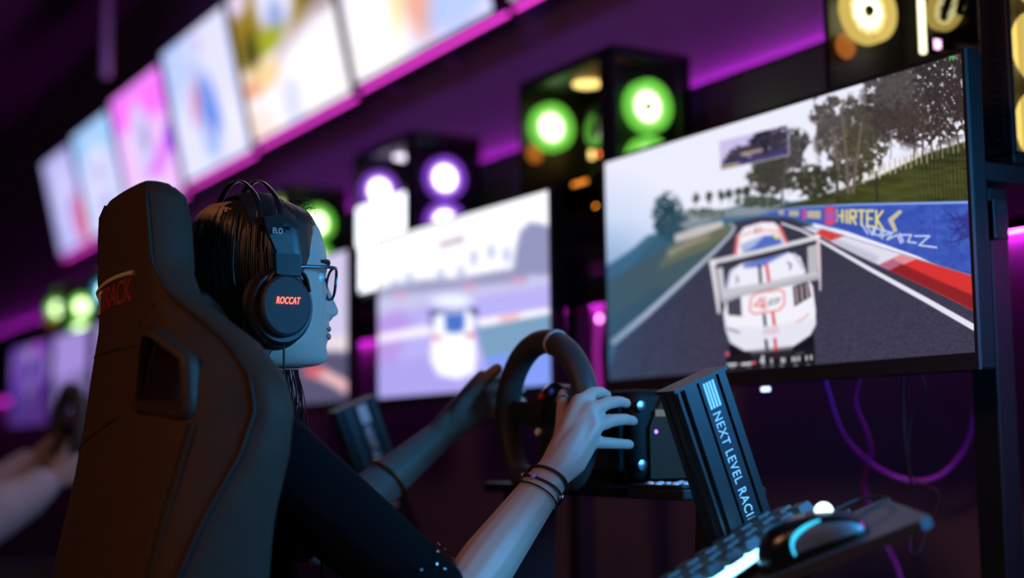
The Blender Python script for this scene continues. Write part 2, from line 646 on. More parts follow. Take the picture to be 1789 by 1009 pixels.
def computer(y0, label, cin, cout, ram, glow, s_in=7.0, s_out=1.1, x0=1.75, wdt=0.215, h=0.465, dep=0.40, white_low=False):
    z0 = SH
    x1, y1, z1 = x0 + wdt, y0 + dep, z0 + h
    t = thing('desktop_computer', ((x0 + x1) / 2, (y0 + y1) / 2, z0), label, 'computer', 'desktop computers on the wall shelf')
    ch = MB()
    ch.box((x0, y0, z1 - 0.025), (x1, y1, z1), 0.003).box((x0, y0, z0 + 0.008), (x1, y1, z0 + 0.03), 0.003)
    ch.box((x1 - 0.012, y0, z0 + 0.02), (x1, y1, z1 - 0.01)).box((x0, y1 - 0.012, z0 + 0.02), (x1, y1, z1 - 0.01))
    ch.box((x0, y0, z0 + 0.02), (x0 + 0.012, y0 + 0.055, z1 - 0.01), 0.002).box((x1 - 0.03, y0, z0 + 0.02), (x1, y0 + 0.012, z1 - 0.01))
    obj('case_frame', ch, M_BLK, t, 0)
    for fx_ in (x0 + 0.03, x1 - 0.03):
        for fy in (y0 + 0.04, y1 - 0.04):
            obj('rubber_foot', MB().lathe((fx_, fy, z0), (0, 0, 1), [(0, 0.014), (0.009, 0.016)], 12), M_CORD, t)
    
    obj('side_glass', MB().box((x0 - 0.004, y0 + 0.056, z0 + 0.03), (x0 - 0.0005, y1 - 0.004, z1 - 0.024)), GL_SIDE, t, 0)
    obj('front_glass', MB().box((x0 + 0.022, y0 - 0.0035, z0 + 0.03), (x1 - 0.008, y0 - 0.0005, z1 - 0.024)), GL_SIDE, t, 0)
    obj('front_plate', MB().box((x0 + 0.013, y0 + 0.040, z0 + 0.03), (x1 - 0.012, y0 + 0.043, z1 - 0.026)), M_BLK, t, 0)
    mesh = MB()
    for k in range(34):
        mesh.box((x0 - 0.003, y0 + 0.012, z0 + 0.04 + k * 0.0115), (x0 - 0.0002, y0 + 0.022, z0 + 0.047 + k * 0.0115)).box((x0 - 0.003, y0 + 0.026, z0 + 0.045 + k * 0.0115), (x0 - 0.0002, y0 + 0.036, z0 + 0.052 + k * 0.0115))
    obj('vent_strip', mesh, M_ALU, t, 0, stuff=True)
    xc = (x0 + x1) / 2 + 0.004
    R = 0.058
    for k in range(3):
        fan_parts(t, (xc, y0 + 0.024, z1 - 0.125 - k * 0.129), (0, -1, 0), R, cin, cout, s_in, s_out)
    # inside: board, shroud, card, cooler, memory
    xb = x1 - 0.03
    obj('motherboard', MB().box((xb, y0 + 0.075, z0 + 0.13), (xb + 0.006, y1 - 0.014, z1 - 0.04)), mat('circuit_board', (0.04, 0.045, 0.05), 0.5), t, 0)
    obj('power_shroud', MB().box((x0 + 0.012, y0 + 0.055, z0 + 0.03), (x1 - 0.013, y1 - 0.013, z0 + 0.115), 0.003), M_BLK, t, 0)
    gy0, gy1, gz = y0 + 0.09, y1 - 0.02, z0 + 0.185
    g = obj('graphics_card', MB().box((x0 + 0.03, gy0, gz - 0.025), (xb, gy1, gz + 0.02), 0.005), M_BLKG, t, 0)
    e_gl = emat('card_glow_%.2f%.2f%.2f' % tuple(glow), glow, 2.5)
    sub = obj('card_light_bar', MB().box((x0 + 0.027, gy0 + 0.06, gz - 0.004), (x0 + 0.0299, gy0 + 0.12, gz + 0.004)), e_gl, None, 0)
    sub.parent = g
    fan_parts(t, (x0 + 0.064, y1 - 0.045, z1 - 0.112), (0, -1, 0), 0.057, cin, cout, s_in, s_out, 'rear_fan')
    fan_parts(t, (x0 + 0.098, y0 + 0.205, z1 - 0.145), (-1, 0, 0), 0.036, cin, cout, s_in * 0.12, s_out * 0.5, 'cooler_fan')
    obj('cooler_block', MB().box((x0 + 0.10, y0 + 0.16, z1 - 0.185), (xb, y0 + 0.25, z1 - 0.085), 0.004), M_ALU, t, 0)
    for k in range(2):
        yy = y0 + 0.272 + k * 0.034
        r = obj('memory_module', MB().box((xb - 0.03, yy, z1 - 0.19), (xb - 0.001, yy + 0.007, z1 - 0.075)), M_BLKG, t, 0)
        e = emat('memory_glow_%.2f%.2f%.2f' % tuple(ram[k % len(ram)]), ram[k % len(ram)], 4.0)
        l = obj('memory_light', MB().box((xb - 0.04, yy - 0.001, z1 - 0.19), (xb - 0.0305, yy + 0.008, z1 - 0.075), 0.002), e, None, 0)
        l.parent = r
    # top radiator fans seen from below as lit discs
    for k in range(2):
        e = emat('radiator_glow_%.2f%.2f%.2f' % tuple(ram[k % len(ram)]), ram[k % len(ram)], 3.5)
        obj('radiator_light', MB().lathe(((x0 + x1) / 2 - 0.02, y0 + 0.11 + k * 0.12, z1 - 0.034), (0, 0, 1),
                                         [(0, 0.03), (0.002, 0.034), (0.006, 0.034)], 24), e, t)
    for k in range(2):
        ho = catmull([(xb - 0.02, y0 + 0.2 + k * 0.03, z1 - 0.12), (x0 + 0.09, y0 + 0.17 + k * 0.035, z1 - 0.16), (x0 + 0.06, y0 + 0.11 + k * 0.03, z1 - 0.11),
                      (x0 + 0.08, y0 + 0.07 + k * 0.03, z1 - 0.045)], 8)
        obj('coolant_hose', MB().tube(ho, 0.0065, 8), M_CORD, t)
    if white_low:
        obj('white_glow_panel', MB().box((x0 + 0.004, y0 + 0.06, z0 + 0.045), (x0 + 0.010, y1 - 0.012, z0 + 0.30), 0.002), emat('white_panel_light', (0.85, 0.88, 1.0), 4.0), t, 0)  # white glowing sheet across the lower part of the case side
    obj('reflection_disc', MB().lathe((x0 + 0.03, y1 - 0.02, z0 + 0.29), (0, -1, 0), [(0, 0.024), (0.004, 0.022), (0.006, 0.012)], 20), emat('corner_glow_%.2f%.2f%.2f' % tuple(glow), glow, 0.6), t)  # glowing disc stands in for a reflection inside the case
    e = emat('small_glow_%.2f%.2f%.2f' % tuple(glow), glow, 6.0)
    for k in range(3):
        obj('indicator_light', MB().lathe((x0 + 0.035, y0 + 0.07 + 0.028 * k, z0 + 0.122), (-1, 0, 0.3), [(0, 0.005), (0.002, 0.004)], 12), e, t)
    return t


GRN_I, GRN_O = (0.75, 1.0, 0.5), (0.22, 0.9, 0.08)
VIO_I, VIO_O = (1.0, 0.85, 1.0), (0.35, 0.08, 0.95)
AMB_I, AMB_O = (1.0, 0.9, 0.45), (1.0, 0.72, 0.16)
CYA_I, CYA_O = (0.5, 0.95, 1.0), (0.03, 0.55, 0.85)
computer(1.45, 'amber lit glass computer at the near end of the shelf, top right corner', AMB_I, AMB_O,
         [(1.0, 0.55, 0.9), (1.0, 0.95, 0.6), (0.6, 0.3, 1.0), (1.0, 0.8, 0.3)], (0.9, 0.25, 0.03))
computer(2.515, 'large green lit glass computer with black frame rising above the nearest monitor', GRN_I, GRN_O,
         [(1.0, 0.2, 0.05), (1.0, 0.7, 0.2), (0.5, 1.0, 0.3), (0.5, 0.25, 0.9)], (1.0, 0.3, 0.03))
computer(3.49, 'violet lit computer with white glowing inside left of the green one', VIO_I, VIO_O,
         [(0.4, 0.75, 1.0), (0.9, 0.8, 1.0), (0.5, 0.15, 1.0), (0.9, 0.3, 1.0)], (0.7, 0.2, 0.9), white_low=True)
computer(4.42, 'green lit computer seen just past the face and headset', GRN_I, GRN_O,
         [(0.6, 1.0, 0.2), (0.9, 1.0, 0.3), (0.4, 1.0, 0.3), (0.5, 1.0, 0.3)], (0.3, 0.9, 0.1))
computer(5.5, 'blue and violet lit computer hidden mostly behind the headset and hair', VIO_I, VIO_O,
         [(0.3, 0.4, 1.0)], (0.3, 0.3, 0.9))
computer(6.62, 'cyan lit computer peeking out left of the seat headrest', CYA_I, CYA_O,
         [(0.1, 0.6, 1.0), (0.2, 0.9, 0.9)], (0.1, 0.5, 0.9))
computer(7.62, 'farthest green lit computer at the left end of the shelf', GRN_I, GRN_O,
         [(1.0, 0.3, 0.1), (0.6, 1.0, 0.2)], (0.9, 0.3, 0.1))


# ------------------------------------------------------------------ wall screens above
def board_paint(k):
    def f(u, v, P):
        p = Paint(u * 1.6, v)
        p.C[...] = (235, 232, 255)
        n = fbm(u * 5, v * 4, 40 + k, 3)
        if k == 0:
            p.C[...] = (240, 205, 240)
        elif k == 1:
            p.C[...] = (215, 212, 255)
            p.blob(0.35, 0.75, 0.5, 0.35, (255, 250, 255), 0.6)
            p.blob(0.75, 0.40, 0.10, 0.45, (255, 225, 150), 0.6, 0.9, 0.3)
            p.blob(0.95, 0.72, 0.22, 0.2, (235, 165, 140), 0.7, 0.9, -0.5)
            p.blob(1.25, 0.85, 0.3, 0.12, (180, 200, 255), 0.6, 0.9)
            p.blob(1.1, 0.3, 0.18, 0.15, (120, 110, 230), 0.8, 0.7)
            p.blob(1.3, 0.35, 0.12, 0.1, (190, 240, 140), 0.8, 0.7)
        elif k == 2:
            p.C[...] = (252, 246, 255)
            p.poly([(0, 0), (1.6, 0), (1.6, 0.42), (0, 0.52)], (150, 125, 40), 0.06)
            p.blob(1.45, 0.12, 0.3, 0.3, (70, 45, 50), 0.6)
            p.blob(0.75, 0.2, 0.3, 0.26, (225, 225, 250), 0.4)
            p.blob(0.72, 0.34, 0.14, 0.12, (150, 165, 215), 0.8)
            p.blob(0.5, 0.43, 0.3, 0.08, (165, 170, 45), 0.6)
            p.blob(0.25, 0.45, 0.13, 0.14, (75, 70, 25), 0.8)
            p.blob(0.15, 0.05, 0.2, 0.12, (225, 205, 235), 0.6)
            p.poly([(0.7, 0.52), (1.6, 0.30), (1.6, 0.40), (0.5, 0.62)], (190, 170, 180), 0.08)
            p.blob(0.35, 0.62, 0.3, 0.10, (245, 210, 150), 0.7, 0.9)
            p.blob(0.15, 0.66, 0.16, 0.06, (225, 150, 120), 0.8, 0.8)
            p.blob(0.75, 0.86, 0.16, 0.14, (215, 218, 255), 0.6)
            p.blob(0.15, 0.9, 0.28, 0.12, (255, 228, 222), 0.6)
        elif k == 3:
            p.C[...] = (222, 222, 255)
            p.blob(0.2, 0.15, 0.45, 0.35, (175, 195, 255), 0.9, 0.8)
            p.blob(0.82, 0.72, 0.20, 0.20, (165, 190, 246), 0.5)
            p.poly([(0.70, 0.40), (0.78, 0.56), (0.84, 0.36), (0.92, 0.55), (1.02, 0.44), (1.04, 0.72), (0.80, 0.86), (0.66, 0.70)], (120, 150, 232), 0.05)
            p.blob(0.8, 0.74, 0.05, 0.08, (210, 205, 240), 0.5)
            p.blob(1.0, 0.55, 0.07, 0.22, (100, 135, 225), 0.6, 1, -0.3)
            p.blob(0.75, 0.44, 0.06, 0.14, (110, 140, 225), 0.6, 1, 0.5)
            p.blob(0.58, 0.50, 0.07, 0.18, (225, 130, 150), 0.6, 1, 0.5)
            p.blob(0.75, 0.27, 0.12, 0.06, (185, 195, 240), 0.7)
            p.blob(0.85, 0.12, 0.1, 0.06, (190, 180, 250), 0.8)
            p.blob(0.62, 0.30, 0.06, 0.05, (190, 190, 215), 0.8)
        elif k == 4:
            p.C[...] = (235, 190, 255)
            p.poly([(0, 0), (1.6, 0), (1.6, 0.35), (0, 0.3)], (245, 120, 255), 0.12)
            p.blob(0.75, 0.45, 0.26, 0.3, (205, 200, 240), 0.5)
            p.blob(0.85, 0.45, 0.12, 0.12, (160, 150, 200), 0.7)
            p.poly([(0.5, 0.8), (1.6, 0.45), (1.6, 0.62), (0.6, 0.92)], (215, 110, 255), 0.1)
            p.blob(1.55, 0.55, 0.14, 0.1, (140, 60, 240), 0.5)
            p.blob(0.6, 0.95, 0.5, 0.18, (225, 232, 255), 0.5)
        elif k == 5:
            p.C[...] = (200, 205, 250)
            p.poly([(0, 0), (1.6, 0), (1.6, 0.25), (0, 0.3)], (150, 200, 250), 0.3)
            p.blob(0.8, 0.5, 0.3, 0.3, (225, 220, 250), 0.8)
            p.blob(0.8, 0.45, 0.14, 0.1, (180, 170, 225), 0.8)
            p.blob(0.9, 0.75, 0.2, 0.12, (170, 175, 240), 0.8)
        else:
            p.C[...] = (170, 170, 230)
            p.blob(0.8, 0.5, 0.4, 0.4, (205, 200, 245), 0.8)
            p.blob(1.2, 0.7, 0.25, 0.2, (120, 90, 200), 0.8)
            if k == 6:
                p.blob(1.4, 0.75, 0.25, 0.25, (240, 120, 150), 0.6)
        p.C += (n - 0.47)[..., None] * 26
        return p.C
    return f


E_BOARD = screen_mat('menu_screen_light', 1.15)
board_edges = [2.40, 3.39, 4.44, 5.435, 6.33, 7.22, 8.02, 8.76]
board_z = [2.112, 2.110, 2.092, 2.074, 2.046, 2.032, 2.028]
board_h = [0.60, 0.60, 0.60, 0.605, 0.60, 0.585, 0.565]
board_words = ['pale pink wall screen cut by the top edge of the photo', 'bright wall screen with yellow and peach shapes, second from the right',
               'wall screen with olive top and white lower half', 'pale blue wall screen with a red and blue figure in its middle',
               'magenta and lilac wall screen above the seat headrest', 'light blue wall screen left of the magenta one',
               'farthest hazy lilac wall screen at the left end of the row']
for k in range(7):
    ya, yb = board_edges[k] + 0.012, board_edges[k + 1] - 0.012
    zb = board_z[k]
    if k == 1:
        ya += 0.05
    hb, xb_, xt_ = board_h[k], 2.0, 1.875
    ez = np.array([xt_ - xb_, 0, hb])
    nrm = np.array([-hb, 0, xt_ - xb_])
    nrm = nrm / np.linalg.norm(nrm)
    t = thing('wall_screen', (xb_, (ya + yb) / 2, zb), board_words[k], 'screen', 'wide screens hung in a row on the wall')
    c00 = np.array([xb_, yb, zb]) + ez
    P = [np.array([xb_, yb, zb]), np.array([xb_, ya, zb]), np.array([xb_, ya, zb]) + ez, c00]
    obj('screen_shell', MB().prism([p - nrm * 0.002 for p in P], tuple(-nrm * 0.04)), M_BEZ, t, 0)
    i_ = 0.010
    cen = sum(P) / 4
    Pi = [cen + (p - cen) * np.array([1, 1 - 2 * i_ / (yb - ya), 1 - 2 * i_ / hb]) for p in P]
    obj('bezel', MB().ring(P, Pi, tuple(nrm * 0.006)), M_BEZ, t, 0)
    screen_mesh('picture', P[3] + nrm * 0.001, P[2] + nrm * 0.001, P[0] + nrm * 0.001, 64, 40, board_paint(k), E_BOARD, t)
    obj('wall_mount', MB().box((2.005, ya + 0.3, zb + 0.25), (XW, yb - 0.3, zb + 0.33)), M_STEEL, t, 0)
t = thing('led_strip', (2.0, 5.5, 2.06), 'pink light strip under the row of wall screens', 'light strip')
for k in range(7):
    ya, yb, zb = board_edges[k] + 0.02, board_edges[k + 1] - 0.02, board_z[k] - 0.014
    obj('light_tape', MB().box((2.010, ya, zb), (2.018, yb, zb + 0.006)), E_PINK, t, 0)
    obj('tape_channel', MB().box((2.020, ya, zb - 0.003), (2.024, yb, zb + 0.012)), M_BLK, t, 0)
for yb in (3.8, 4.2):
    obj('strip_bracket', MB().box((2.0245, yb, 2.06), (XW - 0.002, yb + 0.03, 2.07)), M_BLK, t, 0)

# dim ceiling services at the top left
tag(obj('hanging_rod', MB().tube([(1.7, 6.6, 3.3), (1.7, 6.6, 2.62)], 0.02, 12), mat('rod_grey', (0.5, 0.5, 0.55), 0.5)), 'thin grey rod hanging from the dark ceiling above the wall screens', 'rod')
for k, (zz, xx, w_) in enumerate(((3.05, 0.6, 'upper'), (2.75, 0.9, 'lower'))):
    tag(obj('ceiling_duct', MB().tube([(xx - 2.4, 9.0 + k, zz), (xx, 9.0 + k, zz)], 0.05, 16), M_PANEL), 'dark round duct across the far ceiling, the %s of two' % w_, 'duct')


# ------------------------------------------------------------------ monitors
XM = 1.55


def monitor(y0, y1, z0, z1, paint, res, label, strength=1.0, arm=True):
    t = thing('monitor', (XM, (y0 + y1) / 2, z0), label, 'monitor', 'wide monitors at the driving stations')
    bz, bb = 0.006, 0.024
    obj('back_shell', MB().box((XM + 0.004, y0 - bz, z0 - bb), (XM + 0.035, y1 + bz, z1 + bz + 0.002), 0.004), M_SIDE, t, 0)
    O = [(XM, y0 - bz, z0 - bb), (XM, y1 + bz, z0 - bb), (XM, y1 + bz, z1 + bz), (XM, y0 - bz, z1 + bz)]
    I = [(XM, y0, z0), (XM, y1, z0), (XM, y1, z1), (XM, y0, z1)]
    obj('bezel', MB().ring(O, I, (0.006, 0, 0)), M_BEZ, t, 0)
    screen_mesh('picture', (XM + 0.002, y1, z1), (XM + 0.002, y0, z1), (XM + 0.002, y1, z0), res[0], res[1], paint, screen_mat('monitor_light_%.2f' % strength, strength), t)
    yc = (y0 + y1) / 2
    obj('mount_plate', MB().box((XM + 0.035, yc - 0.09, 1.13), (XM + 0.06, yc + 0.09, 1.28), 0.004), M_STEEL, t, 0)
    obj('mount_arm', MB().box((XM + 0.055, yc - 0.03, 1.18), (1.6695, yc + 0.03, 1.225), 0.003), M_STEEL, t, 0)
    return t


def main_paint(u, v, P):
    X, Y = proj(P.reshape(-1, 3))
    p = Paint(X.reshape(u.shape), Y.reshape(u.shape))
    X, Y = p.X, p.Y
    # sky
    p.C[...] = (238, 239, 255)
    p.blob(1060, 440, 90, 90, (170, 200, 242), 1.4, 0.6)
    # far hills and bush at the left
    p.poly([(1040, 470), (1062, 462), (1085, 448), (1108, 432), (1130, 412), (1150, 405), (1190, 396), (1240, 372), (1300, 356), (1420, 350), (1420, 700), (1040, 700)], (68, 108, 138), 5)
    n = fbm(X / 9, Y / 7, 3)
    p.poly([(1100, 470), (1128, 432), (1150, 410), (1185, 398), (1205, 392), (1205, 440), (1120, 470)], (58, 92, 112), 9, 0.8)
    p.leaf(1166, 378, 24, 36, (42, 72, 88), 7, 5, 0.75)
    p.leaf(1190, 394, 26, 18, (50, 82, 98), 6, 6, 0.7)
    # verge left with walls
    p.poly([(1040, 500), (1100, 468), (1170, 428), (1230, 402), (1282, 392), (1270, 425), (1180, 510), (1060, 600), (1040, 700)], (72, 90, 96), 6)
    p.poly([(1170, 430), (1240, 400), (1284, 388), (1284, 402), (1240, 432), (1150, 470)], (118, 118, 88), 7, 0.7)
    p.poly([(1178, 410), (1215, 396), (1262, 385), (1264, 395), (1222, 412), (1180, 424)], (214, 205, 200), 4, 0.9)
    p.poly([(1166, 438), (1200, 422), (1240, 410), (1240, 416), (1200, 432), (1168, 450)], (200, 180, 150), 5, 0.5)
    p.poly([(1040, 640), (1075, 596), (1180, 508), (1150, 500), (1060, 560)], (46, 80, 100), 14, 0.6)
    # distant palms and road bend
    for i, xx in enumerate((1216, 1239, 1260, 1274, 1290, 1304)):
        yy = 352 - i * 2.5
        p.leaf(xx, yy - 6, 6, 8, (58, 66, 60), 4, 20 + i, 0.75)
        p.line([(xx, yy - 4), (xx, yy + 10)], 1.6, (70, 74, 70), 1.5, 0.8)
    p.poly([(1185, 392), (1230, 372), (1300, 360), (1370, 356), (1370, 372), (1320, 376), (1260, 380), (1200, 400)], (150, 156, 164), 6, 0.85)
    p.leaf(1230, 372, 40, 8, (96, 110, 104), 5, 31, 0.6)
    p.leaf(1330, 352, 40, 10, (70, 80, 66), 5, 32, 0.65)
    # road
    p.poly([(1040, 720), (1078, 600), (1170, 522), (1250, 446), (1285, 404), (1280, 388), (1330, 378), (1380, 380), (1460, 412), (1560, 460), (1600, 480), (1730, 545), (1730, 720)], (60, 58, 80), 3)
    road = np.clip(p.dist_poly([(1078, 600), (1285, 404), (1380, 380), (1460, 412), (1600, 480), (1730, 545), (1730, 720), (1040, 720)]) / 6, 0, 1)
    p.mix(road * np.clip((Y - 420) / 160, 0, 1) * 0.5, (64, 60, 80))
    p.mix(road * np.clip((560 - Y) / 160, 0, 1) * 0.5, (52, 54, 66))
    p.C += ((fbm(X / 3.0, Y / 2.2, 77, 3) - 0.45) * 34 * road)[..., None] * np.clip((Y - 400) / 200, 0, 1)[..., None]
    p.line([(1072, 597), (1130, 548), (1200, 484), (1250, 437), (1276, 410), (1284, 396), (1276, 391)], [10, 9, 7, 5, 4, 3, 2], (188, 194, 214), 2.5)
    # hill on the right, fence, trees
    p.poly([(1330, 372), (1380, 356), (1440, 340), (1530, 310), (1620, 268), (1720, 236), (1720, 372), (1440, 366)], (62, 66, 36), 5)
    p.C += (np.clip(p.dist_poly([(1380, 356), (1530, 310), (1720, 236), (1720, 360), (1440, 364)]) / 5, 0, 1) * (fbm(X / 26, Y / 6, 9) - 0.5) * 60)[..., None] * np.array([0.9, 1.0, 0.5])
    p.poly([(1480, 352), (1600, 300), (1720, 285), (1720, 345)], (84, 90, 36), 22, 0.5)
    for i in range(26):
        xx = 1462 + i * 9.2
        yy = 330 - (xx - 1450) * 0.33 + (i % 3) * 2
        p.line([(xx, yy - 10 - (i % 4) * 3), (xx + 1, yy + 5)], 3.2, (206, 186, 140), 2.5, 0.75 if xx < 1620 else 0.5)
    p.leaf(1340, 316, 34, 22, (62, 60, 52), 8, 41, 0.62)
    p.leaf(1360, 290, 40, 42, (66, 64, 58), 9, 42, 0.60)
    p.leaf(1388, 258, 26, 30, (72, 70, 68), 8, 43, 0.55)
    p.leaf(1420, 318, 32, 26, (58, 58, 44), 8, 44, 0.66)
    p.leaf(1330, 290, 15, 14, (66, 66, 56), 6, 45, 0.55)
    p.line([(1366, 352), (1370, 300), (1380, 255)], [4, 3, 2], (90, 82, 74), 2)
    p.leaf(1478, 238, 48, 62, (84, 78, 74), 11, 46, 0.58)
    p.leaf(1510, 250, 38, 48, (78, 74, 56), 9, 47, 0.60)
    p.leaf(1448, 200, 30, 34, (88, 82, 80), 9, 48, 0.5)
    p.leaf(1530, 210, 30, 44, (80, 74, 66), 9, 49, 0.5)
    p.leaf(1478, 300, 34, 22, (66, 64, 50), 8, 50, 0.55)
    for a_ in ([(1462, 340), (1464, 290), (1452, 220)], [(1490, 335), (1496, 280), (1505, 220)], [(1482, 336), (1478, 270), (1470, 190)]):
        p.line(a_, [6, 5, 3], (112, 98, 90), 2)
    p.leaf(1610, 172, 88, 74, (62, 52, 52), 8, 51, 0.78)
    p.leaf(1660, 130, 66, 60, (58, 50, 52), 7, 52, 0.74)
    p.leaf(1570, 190, 44, 46, (70, 60, 58), 6, 53, 0.66)
    p.leaf(1560, 150, 44, 36, (84, 78, 78), 7, 54, 0.5)
    sp = fbm(X / 4.2, Y / 5.0, 61, 3)
    reg = np.clip(1 - np.hypot((X - 1640) / 62, (Y - 150) / 80), 0, 1)
    p.mix(np.clip((sp - 0.60) * 14, 0, 1) * np.clip(reg * 3, 0, 1), (212, 204, 212))
    for i in range(7):
        p.line([(1596 + i * 16, 275 - i * 4), (1600 + i * 13, 236 - i * 5), (1612 + i * 11, 200)], [3, 2.5, 2], (84, 70, 62), 2, 0.9)
    p.line([(1556, 278), (1558, 228)], 2.0, (150, 150, 160), 1.5)
    p.line([(1549, 232), (1567, 226)], 1.6, (150, 150, 160), 1.5)
    # catch fence mesh
    fm = np.clip((X - 1560) / 60, 0, 1) * np.clip((Y - (262 - (X - 1600) * 0.16)) / 8, 0, 1) * np.clip((357 - Y) / 3, 0, 1)
    gx = np.abs(((X - 0.05 * Y) / 6.6) % 1 - 0.5)
    gy = np.abs(((Y + 0.1 * X) / 6.0) % 1 - 0.5)
    p.mix(fm * np.maximum(np.clip((gx - 0.36) * 9, 0, 1), np.clip((gy - 0.40) * 9, 0, 1) * 0.6) * 0.75, (34, 30, 28))
    for xx in (1462, 1531):
        p.line([(xx, 300), (xx + 1, 358)], 4, (44, 44, 40), 2, 0.8)
    # blue barrier
    p.poly([(1330, 372), (1400, 362), (1500, 357), (1720, 350), (1720, 500), (1600, 446), (1480, 404), (1390, 382)], (62, 88, 184), 1.6)
    bar = np.clip(p.dist_poly([(1330, 372), (1400, 362), (1500, 357), (1720, 350), (1720, 500), (1600, 446), (1480, 404), (1390, 382)]) / 3, 0, 1)
    p.C += (bar * (fbm(X / 14, Y / 9, 14) - 0.5) * 34)[..., None]
    p.line([(1330, 371), (1400, 361.5), (1500, 357), (1720, 352.5)], [2, 2.5, 3.5, 5], (132, 164, 238), 1.6)
    for xx in (1631, 1660):
        p.line([(xx, 360), (xx + 3, 452)], 1.2, (48, 66, 150), 1.5, 0.7)
    # lettering on the barrier
    def tx(a, b):           # barrier-plane coordinates: a along (0 far .. 1), b down
        x = 1462 + a * 84
        top, bot = 367 + a * 1.5, 386 + a * 13
        return (x, top + (bot - top) * b)
    L = {'H': [[(0, 0), (0, 1)], [(1, 0), (1, 1)], [(0, .5), (1, .5)]], 'I': [[(.5, 0), (.5, 1)]],
         'R': [[(0, 1), (0, 0), (1, 0), (1, .5), (0, .5)], [(.4, .5), (1, 1)]], 'T': [[(0, 0), (1, 0)], [(.5, 0), (.5, 1)]],
         'E': [[(1, 0), (0, 0), (0, 1), (1, 1)], [(0, .5), (.8, .5)]], 'K': [[(0, 0), (0, 1)], [(1, 0), (.05, .5), (1, 1)]]}
    a0 = 0.0
    for ch, wd in zip('HIRTEK', (.15, .07, .15, .15, .16, .17)):
        for st in L[ch]:
            p.line([tx(a0 + q[0] * wd * 0.78, q[1]) for q in st], 4.0, (226, 214, 132), 1.5)
        a0 += wd + 0.028
    p.line([(1572, 370), (1556, 384), (1564, 402)], [7, 9, 7], (198, 190, 160), 2)
    for (xx, yy, rx, ry) in ((1450, 377, 9, 16), (1405, 374, 3.5, 9)):
        p.blob(xx, yy, rx * 1.5, ry * 1.15, (96, 84, 180), 0.5, 0.8)
        p.blob(xx, yy - ry * 0.55, rx, ry * 0.45, (222, 72, 112), 0.5)
        p.blob(xx, yy + ry * 0.6, rx, ry * 0.42, (222, 72, 112), 0.5)
        p.blob(xx, yy, rx, ry * 0.5, (176, 90, 170), 0.6)
    for (xa, xb2, ya_, yb_) in ((1410, 1434, 368, 381), (1378, 1396, 368, 377), (1360, 1370, 368, 374)):
        p.poly([(xa, ya_), (xb2, ya_ - 1), (xb2, yb_ + 1), (xa, yb_)], (206, 194, 150), 3, 0.85)
    zz = [[(1506, 392), (1516, 408)], [(1514, 394), (1524, 410), (1527, 396)], [(1530, 398), (1526, 408), (1538, 412), (1540, 401), (1530, 398)],
          [(1544, 401), (1541, 416)], [(1543, 402), (1556, 406), (1545, 411)], [(1560, 405), (1550, 418), (1568, 410), (1574, 424)],
          [(1572, 408), (1578, 422)], [(1575, 410), (1592, 410), (1586, 422), (1600, 424)], [(1598, 412), (1624, 412), (1606, 428), (1636, 432)]]
    for st in zz:
        p.line(st, 3.2, (214, 224, 246), 2.2, 0.9)
    for q in range(16):
        a_ = q * 0.8
        p.line([(1650 + 44 * (q / 16) , 366 + 66 * ((q * 7) % 16) / 16), (1668 + 40 * (q / 16), 372 + 60 * ((q * 5 + 3) % 16) / 16), (1700, 380 + q * 3.4)],
               [2, 5, 2], (50, 50, 128), 3, 0.6)
    # kerb
    K0 = [(1400, 397), (1416, 395), (1440, 401), (1475, 412), (1530, 430), (1600, 452), (1720, 488)]
    K1 = [(1720, 552), (1640, 512), (1555, 472), (1500, 446), (1455, 424), (1420, 406)]
    p.poly(K0 + K1, (224, 222, 240), 2)
    p.poly([(1600, 452), (1720, 488), (1720, 552), (1640, 512), (1553, 471)], (216, 52, 54), 2)
    p.poly([(1574, 444), (1600, 452), (1554, 471), (1534, 462)], (226, 140, 152), 3)
    p.poly([(1436, 399), (1476, 411), (1452, 421), (1424, 408)], (210, 66, 60), 3)
    p.poly([(1574, 460), (1553, 472), (1640, 512), (1720, 552), (1720, 524), (1640, 490)], (128, 32, 36), 5, 0.85)
    p.poly([(1560, 452), (1536, 463), (1553, 472), (1574, 460)], (160, 88, 122), 4, 0.7)
    p.poly([(1460, 416), (1500, 432), (1536, 448), (1530, 461), (1490, 441), (1453, 423)], (176, 176, 196), 8, 0.6)
    p.line([(1400, 397), (1440, 401), (1530, 429), (1600, 451), (1720, 487)], 1.6, (120, 120, 150), 1.5, 0.8)
    p.line([(1366, 390), (1400, 402), (1440, 424), (1520, 470), (1620, 525), (1720, 582)], [3, 3.5, 5, 7, 9, 11], (232, 230, 246), 1.6)
    # rear view mirror strip
    MR = [(1256, 247), (1377, 217), (1379, 271), (1259, 297)]
    p.poly(MR, (206, 192, 236), 1.5)
    mi = np.clip(p.dist_poly(MR) / 2, 0, 1)
    sv = p.C.copy()
    for (xx, yy, rx, ry, cc) in ((1335, 250, 24, 22, (44, 42, 58)), (1362, 248, 18, 26, (60, 56, 70)), (1290, 272, 16, 16, (52, 50, 66)), (1274, 280, 10, 8, (60, 58, 70)), (1312, 264, 18, 10, (70, 60, 74))):
        p.leaf(xx, yy, rx, ry, cc, 6, int(xx), 0.75)
    p.line([(1259, 291), (1379, 262)], 9, (66, 58, 110), 4)
    p.line([(1262, 293), (1290, 287)], 6, (220, 190, 130), 3)
    p.line([(1296, 270), (1330, 262)], 5, (214, 190, 170), 4, 0.8)
    p.line([(1259, 296), (1379, 270)], 4, (40, 38, 60), 2)
    p.C = sv * (1 - mi[..., None]) + p.C * mi[..., None]
    p.line(MR + MR[:1], 1.5, (230, 226, 246), 1.5, 0.5)
    # the white race car
    p.poly([(1274, 600), (1300, 556), (1420, 570), (1424, 612), (1416, 640), (1268, 646)], (26, 24, 34), 3)
